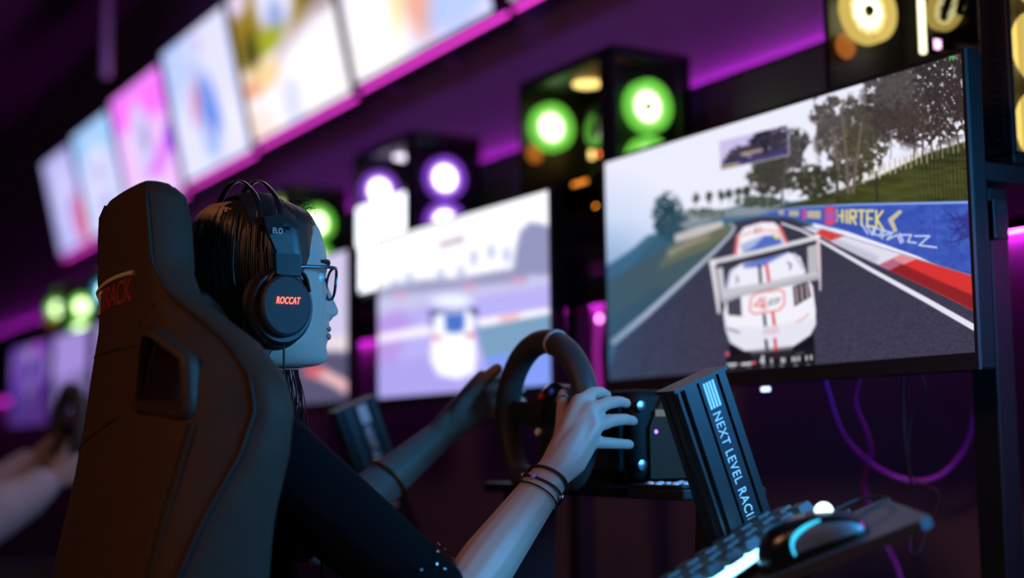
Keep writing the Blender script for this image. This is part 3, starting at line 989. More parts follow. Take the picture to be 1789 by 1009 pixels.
    p.poly([(1290, 410), (1300, 397), (1330, 388), (1352, 388), (1362, 396), (1374, 420), (1376, 428), (1284, 450)], (246, 240, 250), 2.5)
    p.line([(1289, 412), (1284, 450)], 6, (226, 110, 110), 3, 0.9)
    p.line([(1362, 396), (1375, 426)], 6, (226, 100, 104), 3, 0.9)
    p.line([(1290, 412), (1328, 402), (1362, 404)], 4, (240, 168, 160), 3, 0.7)
    p.line([(1320, 398), (1321, 407)], 2.5, (80, 90, 120), 1.5)
    p.line([(1327, 396), (1329, 406)], 2.5, (226, 120, 110), 1.5)
    p.poly([(1293, 427), (1330, 412), (1362, 408), (1369, 426), (1340, 440), (1300, 452)], (172, 186, 226), 3)
    p.poly([(1300, 440), (1318, 430), (1335, 412), (1358, 412), (1366, 424), (1340, 446), (1310, 458)], (70, 96, 190), 4, 0.85)
    p.blob(1357, 413, 5, 4, (240, 230, 110), 0.6)
    p.poly([(1268, 505), (1276, 472), (1296, 460), (1376, 440), (1398, 448), (1408, 474), (1400, 490), (1270, 512)], (240, 238, 252), 3)
    p.poly([(1298, 462), (1330, 450), (1376, 442), (1356, 452), (1330, 466), (1300, 468)], (92, 112, 196), 4, 0.9)
    p.line([(1270, 505), (1276, 476), (1282, 470)], 4, (196, 200, 232), 3)
    p.line([(1388, 444), (1404, 470)], 5, (200, 196, 224), 3)
    p.poly([(1264, 548), (1270, 512), (1300, 500), (1412, 486), (1420, 500), (1425, 540), (1425, 566), (1416, 584), (1384, 606), (1330, 614), (1300, 612), (1276, 598), (1268, 576)], (243, 241, 252), 2.5)
    p.poly([(1268, 570), (1330, 572), (1424, 556), (1425, 566), (1416, 584), (1384, 606), (1330, 612), (1300, 612), (1276, 598)], (226, 224, 240), 6, 0.7)
    p.poly([(1310, 612), (1384, 604), (1390, 622), (1316, 630)], (120, 116, 130), 4, 0.9)
    p.poly([(1385, 606), (1420, 586), (1422, 640), (1380, 642)], (20, 18, 26), 3)
    p.poly([(1276, 600), (1300, 614), (1312, 640), (1270, 644)], (20, 18, 26), 3)
    # lamps
    p.poly([(1270, 522), (1294, 518), (1296, 552), (1272, 550)], (50, 48, 66), 2)
    for q in (1276, 1283, 1290):
        p.line([(q, 524), (q + 1, 548)], 3.4, (104, 98, 118), 2, 0.8)
    p.poly([(1385, 500), (1412, 490), (1417, 518), (1388, 535)], (40, 34, 46), 2)
    for q in (1391, 1400, 1409):
        p.line([(q, 502 - (q - 1391) * .3), (q + 2, 528 - (q - 1391) * .5)], 4.5, (196, 176, 180), 2.5, 0.85)
    # stripes and badge
    for (a_, b_) in (((1327, 465), (1330, 508)), ((1335, 550), (1337, 568)), ((1338, 594), (1340, 610))):
        p.line([a_, b_], 5, (22, 34, 56), 1.5)
    for (a_, b_) in (((1339, 462), (1346, 506)), ((1350, 545), (1353, 567)), ((1354, 592), (1357, 624))):
        p.line([a_, b_], 5, (218, 48, 52), 1.5)
    BD = [(1312, 520), (1322, 512), (1360, 506), (1370, 510), (1370, 532), (1360, 542), (1318, 548), (1310, 542), (1312, 520)]
    p.line(BD, 3.2, (238, 140, 130), 2)
    p.line([(1336, 534), (1318, 534), (1330, 520), (1331, 538)], 2.6, (226, 96, 90), 1.6)
    p.line([(1336, 520), (1336, 540)], 2.6, (226, 96, 90), 1.6)
    p.line([(1342, 534), (1346, 524), (1362, 521), (1358, 528), (1344, 531)], 2.2, (110, 108, 130), 1.6)
    p.line([(1412, 548), (1404, 556), (1392, 562)], 3, (232, 160, 150), 2.5, 0.8)
    p.line([(1272, 574), (1290, 580)], 4, (110, 104, 120), 3, 0.7)
    p.poly([(1332, 572), (1364, 566), (1366, 584), (1334, 590)], (236, 230, 242), 2)
    for q in range(6):
        p.line([(1335 + q * 4.6, 574 - q * .8), (1335 + q * 4.6 + (q % 2) * 1.5, 585 - q * .8)], 1.8, (186, 150, 162), 1.4, 0.9)
    p.line([(1286, 482), (1290, 488), (1286, 494)], 2.2, (60, 60, 84), 1.5)
    p.line([(1376, 458), (1382, 462), (1380, 470)], 2.4, (60, 60, 84), 1.5)
    # rear wing
    p.poly([(1252, 466), (1262, 464), (1268, 520), (1260, 522)], (208, 206, 214), 2)
    p.poly([(1410, 424), (1430, 418), (1430, 486), (1412, 486)], (186, 184, 192), 3)
    p.poly([(1259, 522), (1300, 504), (1400, 484), (1430, 478), (1430, 488), (1300, 516), (1262, 530)], (176, 174, 184), 2)
    p.poly([(1262, 505), (1330, 494), (1425, 474), (1430, 480), (1260, 522)], (200, 198, 206), 3)
    p.line([(1250, 463), (1340, 444), (1424, 421)], 12, (52, 52, 64), 2)
    p.line([(1248, 457), (1340, 436), (1426, 415)], 8, (220, 216, 226), 2)
    p.line([(1244, 458), (1252, 510), (1256, 545)], [9, 8, 5], (226, 222, 230), 2)
    p.line([(1429, 414), (1432, 470), (1433, 506)], [7, 5, 3], (222, 196, 206), 2)
    p.blob(1246, 458, 7, 5, (232, 228, 236), 0.4)
    p.blob(1427, 413, 6, 4, (236, 230, 238), 0.4)
    # dashboard figures
    p.poly([(1268, 622), (1422, 606), (1424, 638), (1269, 645)], (26, 24, 32), 3, 0.85)
    wt = (226, 224, 236)
    p.line([(1272, 637), (1286, 636)], 4, wt, 1.6)
    p.line([(1296, 636), (1314, 634)], 4, wt, 1.6)
    p.line([(1314, 634), (1319, 633)], 4, (226, 110, 110), 1.6)
    p.line([(1335, 632), (1329, 632), (1333, 621), (1334, 634)], 2.6, wt, 1.4)
    for q, (xx, yy) in enumerate(((1348, 630), (1366, 629), (1370, 629), (1385, 627), (1390, 627), (1396, 626), (1409, 625), (1417, 624))):
        p.line([(xx, yy - 3), (xx, yy + 3)], 3.2, wt, 1.4, 0.9)
    for xx in (1280, 1308, 1334, 1348, 1366, 1390, 1412):
        p.line([(xx - 3, 641 - (xx - 1280) * .03), (xx + 3, 640.6 - (xx - 1280) * .03)], 2, (180, 176, 190), 1.6, 0.8)
    p.line([(1390, 618), (1404, 616)], 2, (120, 116, 130), 2, 0.8)
    p.blob(1271, 618, 3, 4, (226, 100, 130), 0.6)
    # green counter in the top right corner
    for q in (0, 5):
        p.line([(1659 + q, 99), (1661 + q, 99.5), (1659.5 + q, 104)], 1.8, (80, 230, 90), 1.2)
    # fixed cool tint mixed into the lower left side
    p.mix(np.clip((1250 - X) / 240, 0, 1) * np.clip((Y - 380) / 60, 0, 1) * 0.28, (30, 90, 140))
    p.mix(np.clip((1130 - X) / 70, 0, 1) * np.clip((Y - 430) / 60, 0, 1) * 0.25, (60, 90, 130))
    return p.C


def second_paint(u, v, P):
    X, Y = proj(P.reshape(-1, 3))
    p = Paint(X.reshape(u.shape), Y.reshape(u.shape))
    p.C[...] = (250, 250, 255)
    p.poly([(640, 512), (700, 498), (800, 488), (900, 470), (970, 462), (970, 560), (640, 580)], (190, 188, 224), 10)
    p.poly([(640, 510), (680, 500), (740, 488), (800, 486), (860, 474), (920, 466), (920, 490), (640, 520)], (140, 140, 176), 12, 0.9)
    for xx, yy in ((715, 488), (770, 482), (690, 500), (828, 450), (858, 440), (885, 445), (805, 476)):
        p.blob(xx, yy, 8, 14, (150, 160, 200), 1.0, 0.6)
    p.poly([(900, 440), (908, 404), (925, 388), (945, 390), (970, 400), (970, 480), (895, 480)], (138, 140, 178), 10)
    p.poly([(766, 424), (810, 410), (812, 422), (768, 434)], (190, 170, 185), 4)
    p.poly([(640, 560), (760, 530), (970, 495), (970, 720), (640, 720)], (176, 168, 232), 10)
    p.poly([(640, 560), (700, 540), (720, 560), (690, 640), (640, 640)], (176, 140, 216), 18, 0.8)
    p.poly([(830, 570), (970, 538), (970, 660), (850, 640)], (116, 150, 182), 8)
    p.poly([(640, 588), (740, 568), (755, 572), (755, 584), (640, 602)], (236, 228, 244), 6)
    p.poly([(830, 558), (970, 536), (970, 546), (840, 570)], (244, 238, 246), 5)
    p.poly([(870, 552), (910, 545), (905, 558), (875, 562)], (232, 180, 190), 5)
    p.poly([(640, 640), (760, 620), (860, 640), (970, 640), (970, 720), (640, 720)], (160, 150, 224), 12, 0.7)
    p.poly([(850, 625), (970, 600), (970, 700), (850, 690)], (120, 148, 236), 12, 0.9)
    for xx, yy in ((700, 514), (820, 500), (905, 490)):
        p.blob(xx, yy, 12, 8, (226, 150, 180), 1.0, 0.5)
    p.poly([(748, 542), (834, 536), (836, 552), (750, 556)], (82, 84, 130), 4)
    p.blob(790, 526, 34, 12, (226, 232, 252), 0.7)
    p.poly([(760, 552), (775, 545), (818, 540), (826, 552), (832, 620), (830, 650), (800, 662), (766, 655), (752, 630), (754, 595)], (244, 246, 255), 8)
    p.poly([(776, 548), (812, 545), (812, 575), (800, 582), (778, 580)], (72, 110, 192), 6)
    p.line([(756, 588), (768, 590)], 8, (196, 120, 160), 5)
    p.line([(816, 586), (828, 584)], 8, (196, 100, 140), 5)
    p.line([(752, 548), (756, 570)], 5, (120, 126, 170), 4)
    return p.C


def third_paint(u, v, P):
    X, Y = proj(P.reshape(-1, 3))
    p = Paint(X.reshape(u.shape), Y.reshape(u.shape))
    p.C[...] = (214, 206, 240)
    p.poly([(400, 620), (540, 596), (620, 585), (620, 720), (400, 720)], (90, 86, 120), 8)
    p.poly([(500, 600), (560, 588), (620, 582), (620, 614), (540, 612)], (238, 224, 232), 8)
    p.poly([(530, 650), (560, 640), (620, 672), (610, 690), (575, 670)], (236, 190, 196), 6)
    p.blob(548, 648, 18, 10, (230, 90, 100), 0.8, 0.8)
    return p.C


def generic_paint(seed, base, cols):
    def f(u, v, P):
        p = Paint(u * 1.9, v)
        p.C[...] = base
        for k, c in enumerate(cols):
            n = fbm(u * 4 + 3 * k, v * 3, seed + k, 3)
            p.mix(np.clip((n - 0.5) * 5, 0, 1), c)
        p.poly([(0, 0.62), (1.9, 0.5), (1.9, 1), (0, 1)], np.array(base) * 0.6, 0.1, 0.6)
        return p.C
    return f


m1 = monitor(1.366, 2.262, 0.996, 1.42, main_paint, (620, 330), 'sharp large monitor in front of the woman showing a white race car', 1.0)
obj('power_light', MB().box((XM - 0.003, 1.795, 0.958), (XM + 0.002, 1.815, 0.9655), 0.002), emat('power_led', (0.5, 0.6, 1.0), 3.0), m1, 0)
monitor(2.47, 3.30, 0.996, 1.40, second_paint, (150, 90), 'blurred bright monitor showing a white car, left of the steering wheel', 1.18)
monitor(3.49, 4.32, 0.996, 1.40, third_paint, (120, 60), 'blurred pale monitor seen behind the face of the woman', 1.0)
monitor(4.62, 5.45, 0.996, 1.40, generic_paint(5, (190, 170, 230), [(220, 210, 250), (120, 100, 190)]), (60, 40), 'lilac monitor hidden behind the racing seat', 0.9)
monitor(5.62, 6.12, 0.996, 1.40, generic_paint(8, (170, 150, 225), [(200, 190, 240)]), (60, 40), 'lilac monitor directly behind the seat headrest', 0.9)
monitor(6.25, 6.88, 1.05, 1.40, generic_paint(11, (176, 150, 235), [(150, 130, 215)]), (60, 40), 'plain lilac monitor at the far left beside the seat', 0.85)
monitor(6.99, 7.86, 0.996, 1.40, generic_paint(16, (110, 70, 190), [(190, 170, 225), (190, 60, 200), (70, 60, 120)]), (60, 40), 'purple mottled monitor at the left edge of the photo', 0.75)
tt_ = thing('led_strip', tuple(at(1046, 500, 0, 2.0)), 'magenta glowing strand hanging between two monitors', 'light strip')  # glowing tube with two brighter beads
obj('light_tape', MB().tube([at(1050, 486, 0, 2.0), at(1048, 540, 0, 2.0), at(1042, 610, 0, 2.0), at(1046, 680, 0, 2.0)], 0.006, 8), emat('dim_magenta_tape', (0.8, 0.04, 0.7), 0.5), tt_)
for y_ in (500, 556):
    obj('light_bead', MB().ellipsoid(at(1047, y_, 0, 1.99), (0.006, 0.006, 0.009), 12, 8), emat('pink_bead', (1.0, 0.25, 0.85), 6.0), tt_)
# rail that carries the monitors, two holes in its open end
rt = thing('monitor_rail', (1.685, 5, 1.2), 'black aluminium rail behind the monitors with two round holes in its end', 'rail')
rl = MB().box((1.672, 1.43, 1.172), (1.70, 10.4, 1.228), 0.003)
obj('rail_profile', rl, M_STEEL, rt, 0)
obj('end_cap', MB().box((1.670, 1.425, 1.170), (1.702, 1.4299, 1.230), 0.002), M_ALU, rt, 0)
for dz in (-0.016, 0.016):
    obj('bolt_hole', MB().lathe((1.686, 1.4248, 1.2 + dz), (0, -1, 0), [(0, 0.0105), (0.0006, 0.0105), (0.0008, 0.009)], 24), M_CORD, rt)
# upright post below the rail
po = thing('upright_post', (1.715, 1.49, 0), 'black square post under the right end of the monitor rail', 'post')
obj('post_tube', MB().box((1.704, 1.462, 0.012), (1.745, 1.512, SH - 0.03), 0.003), M_STEEL, po, 0)
obj('foot_plate', MB().box((1.68, 1.43, 0), (1.768, 1.545, 0.012), 0.002), M_STEEL, po, 0)
yp = at(1008, 600, 0, 1.72)[1]
p2 = thing('upright_post', (1.72, yp, 0), 'black square post seen between the two nearest monitors', 'post')
obj('post_tube', MB().box((1.704, yp - 0.022, 0.012), (1.745, yp + 0.022, SH - 0.03), 0.003), M_STEEL, p2, 0)
obj('foot_plate', MB().box((1.68, yp - 0.06, 0), (1.768, yp + 0.06, 0.012), 0.002), M_STEEL, p2, 0)
bk = obj('angle_bracket', MB().box((1.745, 1.452, 0.60), (1.83, 1.462, 0.765), 0.006), M_STEEL, po, 0)
for zz in (0.75, 0.70, 0.65):
    b = obj('hex_bolt', MB().lathe((1.765, 1.452, zz), (0, -1, 0), [(0, 0.009), (0.003, 0.009), (0.003, 0.006), (0.009, 0.006), (0.010, 0.004)], 6), M_BOLT, None, 0)
    b.parent = bk

# ------------------------------------------------------------------ racing seat
SY = 1.80
SEC = [  # z, rear x, half width, seam x, tip x, front x
    (1.212, .500, .050, .504, .515, .522), (1.206, .488, .088, .494, .520, .534), (1.190, .481, .108, .488, .532, .545),
    (1.150, .477, .116, .489, .537, .550), (1.100, .473, .122, .492, .541, .552), (1.062, .470, .138, .508, .548, .545),
    (1.030, .467, .172, .536, .574, .535), (1.000, .463, .208, .558, .600, .532), (.960, .458, .238, .574, .620, .530),
    (.920, .453, .246, .578, .628, .530), (.870, .446, .247, .560, .622, .528), (.800, .437, .243, .520, .606, .525),
    (.730, .427, .238, .490, .600, .522), (.600, .420, .230, .475, .600, .520), (.450, .420, .220, .470, .590, .520)]
SECA = np.array(SEC)


def sec(z):
    zz = SECA[::-1, 0]
    return [np.interp(z, zz, SECA[::-1, k]) for k in range(1, 6)]


def seat_half(z):
    xr, w, xs, xt, xf = sec(z)
    d = xs - xr
    thin = 0.022 if z < 1.05 else 0.010
    return [(0.0, xr), (0.30 * w, xr + 0.04 * d), (0.60 * w, xr + 0.17 * d), (0.85 * w, xr + 0.48 * d), (w, xs),
            (w + 0.002, (xs + xt) / 2), (w - thin * 0.5, xt), (w - thin * 1.6, xt - 0.006), (w - thin * 2.6, max(xf, xt - 0.05)), (0.5 * w, xf), (0.0, xf)]


def rear_x(y, z):
    h = seat_half(z)[:5]
    return float(np.interp(abs(y - SY) / (far(z) if y > SY else 1), [q[0] for q in h], [q[1] for q in h]))


def far(z):
    return float(np.interp(z, [0.7, 0.85, 1.03, 1.1], [0.86, 0.66, 0.66, 0.95]))


zs = np.concatenate([[1.2135], np.linspace(1.212, 1.18, 9), np.linspace(1.17, 0.46, 60)])
vs, fs = [], []
for z in zs:
    h = seat_half(min(z, 1.212))
    k = 0.35 if z > 1.2125 else 1
    ring_ = [(SY - q[0] * k, q[1] * k + (1 - k) * 0.51) for q in h] + [(SY + q[0] * k * far(z), q[1] * k + (1 - k) * 0.51) for q in h[-2:0:-1]]
    C_ = np.array(catmull([(a, b) for a, b in ring_], 8, True))
    # even arc length
    CC = np.vstack([C_, C_[:1]])
    sl = np.concatenate([[0], np.cumsum(np.hypot(*np.diff(CC, axis=0).T))])
    tt = np.linspace(0, sl[-1], 145)[:-1]
    yy, xx = np.interp(tt, sl, CC[:, 0]), np.interp(tt, sl, CC[:, 1])
    vs += [(x_, y_, z) for x_, y_ in zip(xx, yy)]
n_ = 144
for i in range(len(zs) - 1):
    for k in range(n_):
        l = (k + 1) % n_
        fs.append((i * n_ + k, i * n_ + l, (i + 1) * n_ + l, (i + 1) * n_ + k))
fs.append(tuple(range(n_)))
fs.append(tuple(range((len(zs) - 1) * n_, len(zs) * n_))[::-1])
seat = thing('racing_seat', (0.55, SY, 0.1), 'black racing bucket seat with harness openings, filling the left foreground', 'seat')
backm = MB().add(vs, fs).mesh('backrest')
# harness openings: near one traced on the rear face, far one its mirror
HP0, HP1 = np.array([0.468, 1.665, 0.965]), np.array([0.520, 1.575, 0.965])
hd = HP1 - HP0
hn = np.array([hd[1], -hd[0], 0.0])
hn /= np.linalg.norm(hn)      # points to -x -y
HO = [(246, 581), (252, 573), (261, 569), (276, 573), (302, 594), (328, 615), (334, 624), (336, 640), (338, 690), (338, 718), (332, 731), (320, 738), (306, 738), (272, 731), (243, 723), (236, 716), (235, 704), (238, 660), (241, 620), (243, 597)]
HI = [(256, 598), (257, 593), (262, 592), (270, 597), (290, 613), (312, 628), (315, 632), (316, 645), (319, 680), (321, 706), (319, 711), (314, 711), (304, 710), (275, 704), (252, 701), (248, 698), (248, 692), (250, 660), (253, 625), (255, 606)]
HO = [onplane(x, y, HP0, hn) for x, y in HO]
HI = [onplane(x, y, HP0, hn) for x, y in HI]
mir = lambda P: [np.array([p[0] + 0.028, SY + (SY - p[1]) * 0.7, p[2]]) for p in P]
vcut = np.array([0.35, 0.08, 0])
cut = bpy.data.objects.new('cut', MB().prism([p - vcut * 0.3 for p in HI], vcut * 1.3).prism([p - vcut * np.array([1, -1, 1]) * 0.3 for p in mir(HI)], vcut * np.array([1, -1, 1]) * 1.3).mesh('cut'))
COL.objects.link(cut)
backm2 = evaluated(backm, [('BOOLEAN', dict(operation='DIFFERENCE', object=cut, solver='EXACT'))])
bpy.data.objects.remove(cut)
back = obj('backrest', backm2, M_SEAT, seat, 50)
ir = np.array([1.0, 0, 0])
for P, Q, s_ in ((HO, HI, 1), (mir(HO), mir(HI), -1)):
    nn = hn * np.array([1, s_, 1])
    cen = sum(P) / len(P)
    mb = MB()
    mid = [(a * 0.62 + b * 0.38) for a, b in zip(P, Q)]
    mid2 = [(a * 0.25 + b * 0.75) for a, b in zip(P, Q)]
    n2 = len(P)
    rows = [[p - nn * 0.012 for p in P], [p + nn * 0.001 for p in P], [p + nn * 0.007 for p in mid], [p + nn * 0.007 for p in mid2],
            [p + nn * 0.001 for p in Q], [p - nn * 0.03 for p in Q]]
    mb.add([p for r in rows for p in r], [(i * n2 + k, i * n2 + (k + 1) % n2, (i + 1) * n2 + (k + 1) % n2, (i + 1) * n2 + k) for i in range(5) for k in range(n2)])
    obj('harness_opening_trim', mb, M_FRAMEPL, seat, 50)
# seams: piping between rear and bolster, cross seams, zip band
for s_ in (-1, 1):
    pts = [(sec(z)[2] - 0.002, SY + s_ * (sec(z)[1] + 0.0005) * (far(z) if s_ > 0 else 1), z) for z in np.linspace(1.2, 0.47, 50)]
    obj('piping', MB().tube(pts, 0.0024, 6), M_SEAM, seat)
    pts = []
    for k, z in enumerate(np.linspace(0.905, 0.5, 24)):
        y = SY + s_ * 0.212 * (far(z) if s_ > 0 else 1)
        pts.append((rear_x(y, z) - 0.0015, y, z))
    obj('zip_band', MB().tube(pts, 0.007, 8, flat=0.35, upv=(0.5, s_ * 0.8, 0)), M_SEAM, seat)


def seam(pts, r=0.0016):
    return obj('cross_seam', MB().tube([(rear_x(y, z) - 0.0006, y, z) for y, z in pts], r, 6), M_SEAM, seat)


seam(catmull([(SY + 0.16, 1.0), (SY + 0.05, 0.995), (SY - 0.06, 0.998), (SY - 0.135, 1.0)], 8))
seam(catmull([(SY + 0.2, 0.89), (SY + 0.1, 0.872), (SY + 0.02, 0.885), (SY - 0.06, 0.905), (SY - 0.13, 0.925)], 8))
seam(catmull([(SY - 0.134, 1.058), (SY - 0.125, 1.045), (SY - 0.112, 1.025), (SY - 0.11, 1.002)], 8))
# stitched word and white arc on the headrest
for body, ya, yb, m_ in (('GT', SY + 0.085, SY + 0.032, M_WHITE), ('TRACK', SY + 0.028, SY - 0.088, mat('red_stitching', (0.30, 0.035, 0.02), 0.7))):
    v, f = text_mesh(body, 1.0, 0.02)
    sx, sy = (ya - yb) / v[:, 0].max(), 0.030 / v[:, 1].max()
    P = [(rear_x(ya - a * sx, 1.052 + b * sy + (ya - a * sx - SY) * -0.05) - 0.0012 - 0.0006 * c / 0.02, ya - a * sx, 1.052 + b * sy + (ya - a * sx - SY) * -0.05) for a, b, c in v]
    obj('stitched_lettering', MB().add(P, f), m_, seat, 0)
obj('white_piping_arc', MB().tube([(rear_x(y, 1.088 - (y - SY) * 0.07 - ((y - SY) / 0.09) ** 2 * 0.004) - 0.001, y, 1.088 - (y - SY) * 0.07 - ((y - SY) / 0.09) ** 2 * 0.004) for y in np.linspace(SY + 0.09, SY - 0.09, 30)], 0.0032, 8), mat('cream_piping', (0.6, 0.52, 0.42), 0.6), seat)
cu = MB()
cu.box((0.50, SY - 0.22, 0.32), (1.0, SY + 0.22, 0.45), 0.03)
obj('seat_cushion', evaluated(cu.mesh('c'), [('SUBSURF', dict(levels=1, render_levels=1))]), M_SEAT, seat, 60)
for s_ in (-1, 1):
    obj('seat_bolster', MB().tube(catmull([(0.5, SY + s_ * 0.22, 0.44), (0.75, SY + s_ * 0.225, 0.47), (1.0, SY + s_ * 0.2, 0.45)], 6), 0.045, 12), M_SEAT, seat)
obj('seat_slider', MB().box((0.48, SY - 0.2, 0.1), (0.52, SY + 0.2, 0.33), 0.004).box((0.9, SY - 0.2, 0.1), (0.94, SY + 0.2, 0.33), 0.004), M_STEEL, seat, 0)

def copy_tree(o, parent=None):
    c = o.copy()
    COL.objects.link(c)
    if parent is not None:
        c.parent = parent
        c.matrix_parent_inverse = o.matrix_parent_inverse.copy()
    for ch in list(o.children):
        copy_tree(ch, c)
    return c


bpy.context.view_layer.update()
seat2 = copy_tree(seat)
seat2.location = Vector(seat.location) + Vector((-0.235, 1.93, -0.02))
seat2['label'] = 'second black bucket seat, under the person in pale sleeves at far left'

# frame of the driving rig
rig = thing('rig_frame', (0.9, SY, 0), 'black tubular base frame beneath the racing seat and steering wheel', 'frame')
for s_ in (-1, 1):
    obj('base_rail', MB().box((0.25, SY + s_ * 0.26 - 0.03, 0.02), (1.66, SY + s_ * 0.26 + 0.03, 0.1), 0.008), M_STEEL, rig, 0)
    obj('wheel_upright', MB().prism([(1.17, SY + s_ * 0.26 - 0.02, 0.1), (1.25, SY + s_ * 0.26 - 0.02, 0.1), (1.29, SY + s_ * 0.26 - 0.02, 0.80), (1.21, SY + s_ * 0.26 - 0.02, 0.80)], (0, 0.04, 0)), M_STEEL, rig, 0)
obj('cross_member', MB().box((0.3, SY - 0.23, 0.03), (0.36, SY + 0.23, 0.09), 0.006).box((1.55, SY - 0.23, 0.03), (1.61, SY + 0.23, 0.09), 0.006), M_STEEL, rig, 0)
obj('wheel_deck', MB().box((1.165, SY - 0.27, 0.80), (1.31, SY + 0.27, 0.815), 0.003), M_STEEL, rig, 0)
# keypad-like perforated plate at the near end of the deck
pl = obj('perforated_plate', MB().box((1.167, SY - 0.265, 0.8155), (1.285, SY - 0.135, 0.8195), 0.001), M_ALU, rig, 0)
for i in range(4):
    for j in range(6):
        if (i * 5 + j * 3) % 7 == 0:
            continue
        b = obj('rivet', MB().lathe((1.180 + j * 0.018 + (i % 2) * 0.008, SY - 0.25 + i * 0.028, 0.8195), (0, 0, 1), [(0, 0.006), (0.0025, 0.0055), (0.004, 0.002)], 10), mat('pale_rivet', (0.75, 0.8, 0.85), 0.4, var=0.02), None)
        b.parent = pl

# wheel motor
wb = thing('wheel_base', (1.3, SY, 0.8155), 'black motor housing behind the steering wheel', 'wheel base')
obj('housing', MB().box((1.20, SY - 0.11, 0.821), (1.40, SY + 0.11, 0.955), 0.014), mat('motor_housing', (0.011, 0.009, 0.008), 0.65, spec=0.25), wb, 50)
ck = [(1.225, 0.825), (1.225, 0.90), (1.25, 0.945), (1.30, 0.945), (1.335, 0.90), (1.31, 0.865), (1.30, 0.825)]
obj('clamp_plate', MB().prism([(x_, SY - 0.1105, z_) for x_, z_ in ck], (0, -0.006, 0)), mat('brown_clamp', (0.06, 0.028, 0.014), 0.6, spec=0.2), wb, 0)
obj('clamp_hole', MB().lathe((1.285, SY - 0.1166, 0.905), (0, -1, 0), [(0, 0.011), (0.0006, 0.011), (0.0008, 0.009)], 20), M_CORD, wb)
obj('front_plate', MB().box((1.188, SY - 0.09, 0.835), (1.199, SY + 0.09, 0.945), 0.005), M_BLKG, wb, 0)
obj('mounting_foot', MB().box((1.21, SY - 0.12, 0.8155), (1.30, SY + 0.12, 0.8205)), M_STEEL, wb, 0)
for dz in (0.845, 0.93):
    obj('cap_screw', MB().lathe((1.212, SY - 0.1105, dz), (0, -1, 0), [(0, 0.008), (0.005, 0.008), (0.006, 0.005)], 12), M_BOLT, wb)
    obj('cap_screw', MB().lathe((1.37, SY - 0.1105, dz), (0, -1, 0), [(0, 0.008), (0.005, 0.008), (0.006, 0.005)], 12), M_BOLT, wb)
obj('amber_label', MB().box((1.235, SY - 0.1175, 0.915), (1.258, SY - 0.1166, 0.925)), mat('amber_sticker', (0.7, 0.22, 0.05), 0.5), wb, 0)
obj('violet_indicator', MB().lathe((1.236, SY - 0.1166, 0.893), (0, -1, 0), [(0, 0.003), (0.002, 0.002)], 10), emat('violet_led', (0.3, 0.1, 1.0), 4.0), wb)

# steering wheel
WC = np.array([1.12, 1.80, 0.916])
WR = 0.113
sw = thing('steering_wheel', tuple(WC), 'black leather steering wheel held by the woman', 'steering wheel')
rim = []
for k in range(72):
    w = 2 * math.pi * k / 72
    cy_, cz_ = math.cos(w), math.sin(w)
    rz = WR * (0.88 if cz_ < -0.80 else 1.0)
    zz = max(cz_ * WR, -0.80 * WR)
    rim.append(WC + np.array([0.03 * zz * 0.0, cy_ * WR, zz]))
obj('rim', MB().tube(rim, 0.0198, 16, closed=True, flat=0.92), M_LEATH, sw)
w = math.radians(106)
tp = [WC + np.array([0, math.cos(a_) * WR, math.sin(a_) * WR]) for a_ in (w - 0.03, w + 0.03)]
obj('centre_band', MB().tube(tp, 0.0204, 16), mat('pale_band', (0.55, 0.47, 0.42), 0.6), sw)
for sg, a_ in ((1, math.radians(8)), (-1, math.radians(172)), (0, math.radians(270))):
    e_ = WC + np.array([0, math.cos(a_) * (WR - 0.012), math.sin(a_) * (WR * (0.8 if sg == 0 else 1) - 0.012)])
    dd = e_ - (WC + np.array([0.012, 0, 0]))
    obj('spoke', MB().tube([WC + np.array([0.012, 0, 0]) + dd * 0.2, WC + np.array([0.006, 0, 0]) + dd * 0.6, e_], [0.02, 0.017, 0.014], 12, flat=0.3, upv=(0, -dd[2], dd[1])), M_STEEL, sw)
obj('hub_plate', MB().lathe(WC + np.array([0.03, 0, 0]), (-1, 0, 0), [(0, 0.052), (0.016, 0.052), (0.022, 0.046)], 32), M_BLKG, sw)
for k in range(8):
    a_ = 2 * math.pi * k / 8 + 0.2
    obj('button', MB().lathe(WC + np.array([0.008, math.cos(a_) * 0.038, math.sin(a_) * 0.038]), (-1, 0, 0), [(0, 0.006), (0.004, 0.006), (0.006, 0.004)], 14),
        [M_SILV, mat('red_button', (0.5, 0.03, 0.03), 0.4), mat('blue_button', (0.05, 0.15, 0.6), 0.4), M_WHITE][k % 4], sw)
obj('quick_release', MB().lathe(WC + np.array([0.03, 0, 0]), (1, 0, 0), [(0, 0.03), (0.02, 0.03), (0.022, 0.024), (0.0375, 0.024)], 24), M_ALU, sw)
for s_ in (-1, 1):
    obj('shift_paddle', MB().prism([WC + np.array([0.034, s_ * 0.03, 0.02]), WC + np.array([0.038, s_ * 0.085, 0.035]), WC + np.array([0.038, s_ * 0.09, 0.0]), WC + np.array([0.034, s_ * 0.03, -0.005])], (0.003, 0, 0)), M_ALU, sw, 0)

for src_, lab_ in ((sw, 'blurred steering wheel in the hands of the person in pale sleeves'), (wb, 'black motor housing behind the blurred far left steering wheel'),
                   (rig, 'black tubular base frame under the far left person in pale sleeves')):
    bpy.context.view_layer.update()
    c2 = copy_tree(src_)
    c2.location = Vector(src_.location) + Vector((-0.235, 1.93, 0))
    c2['label'] = lab_

# ------------------------------------------------------------------ slanted stand with lettering
BY = 1.40


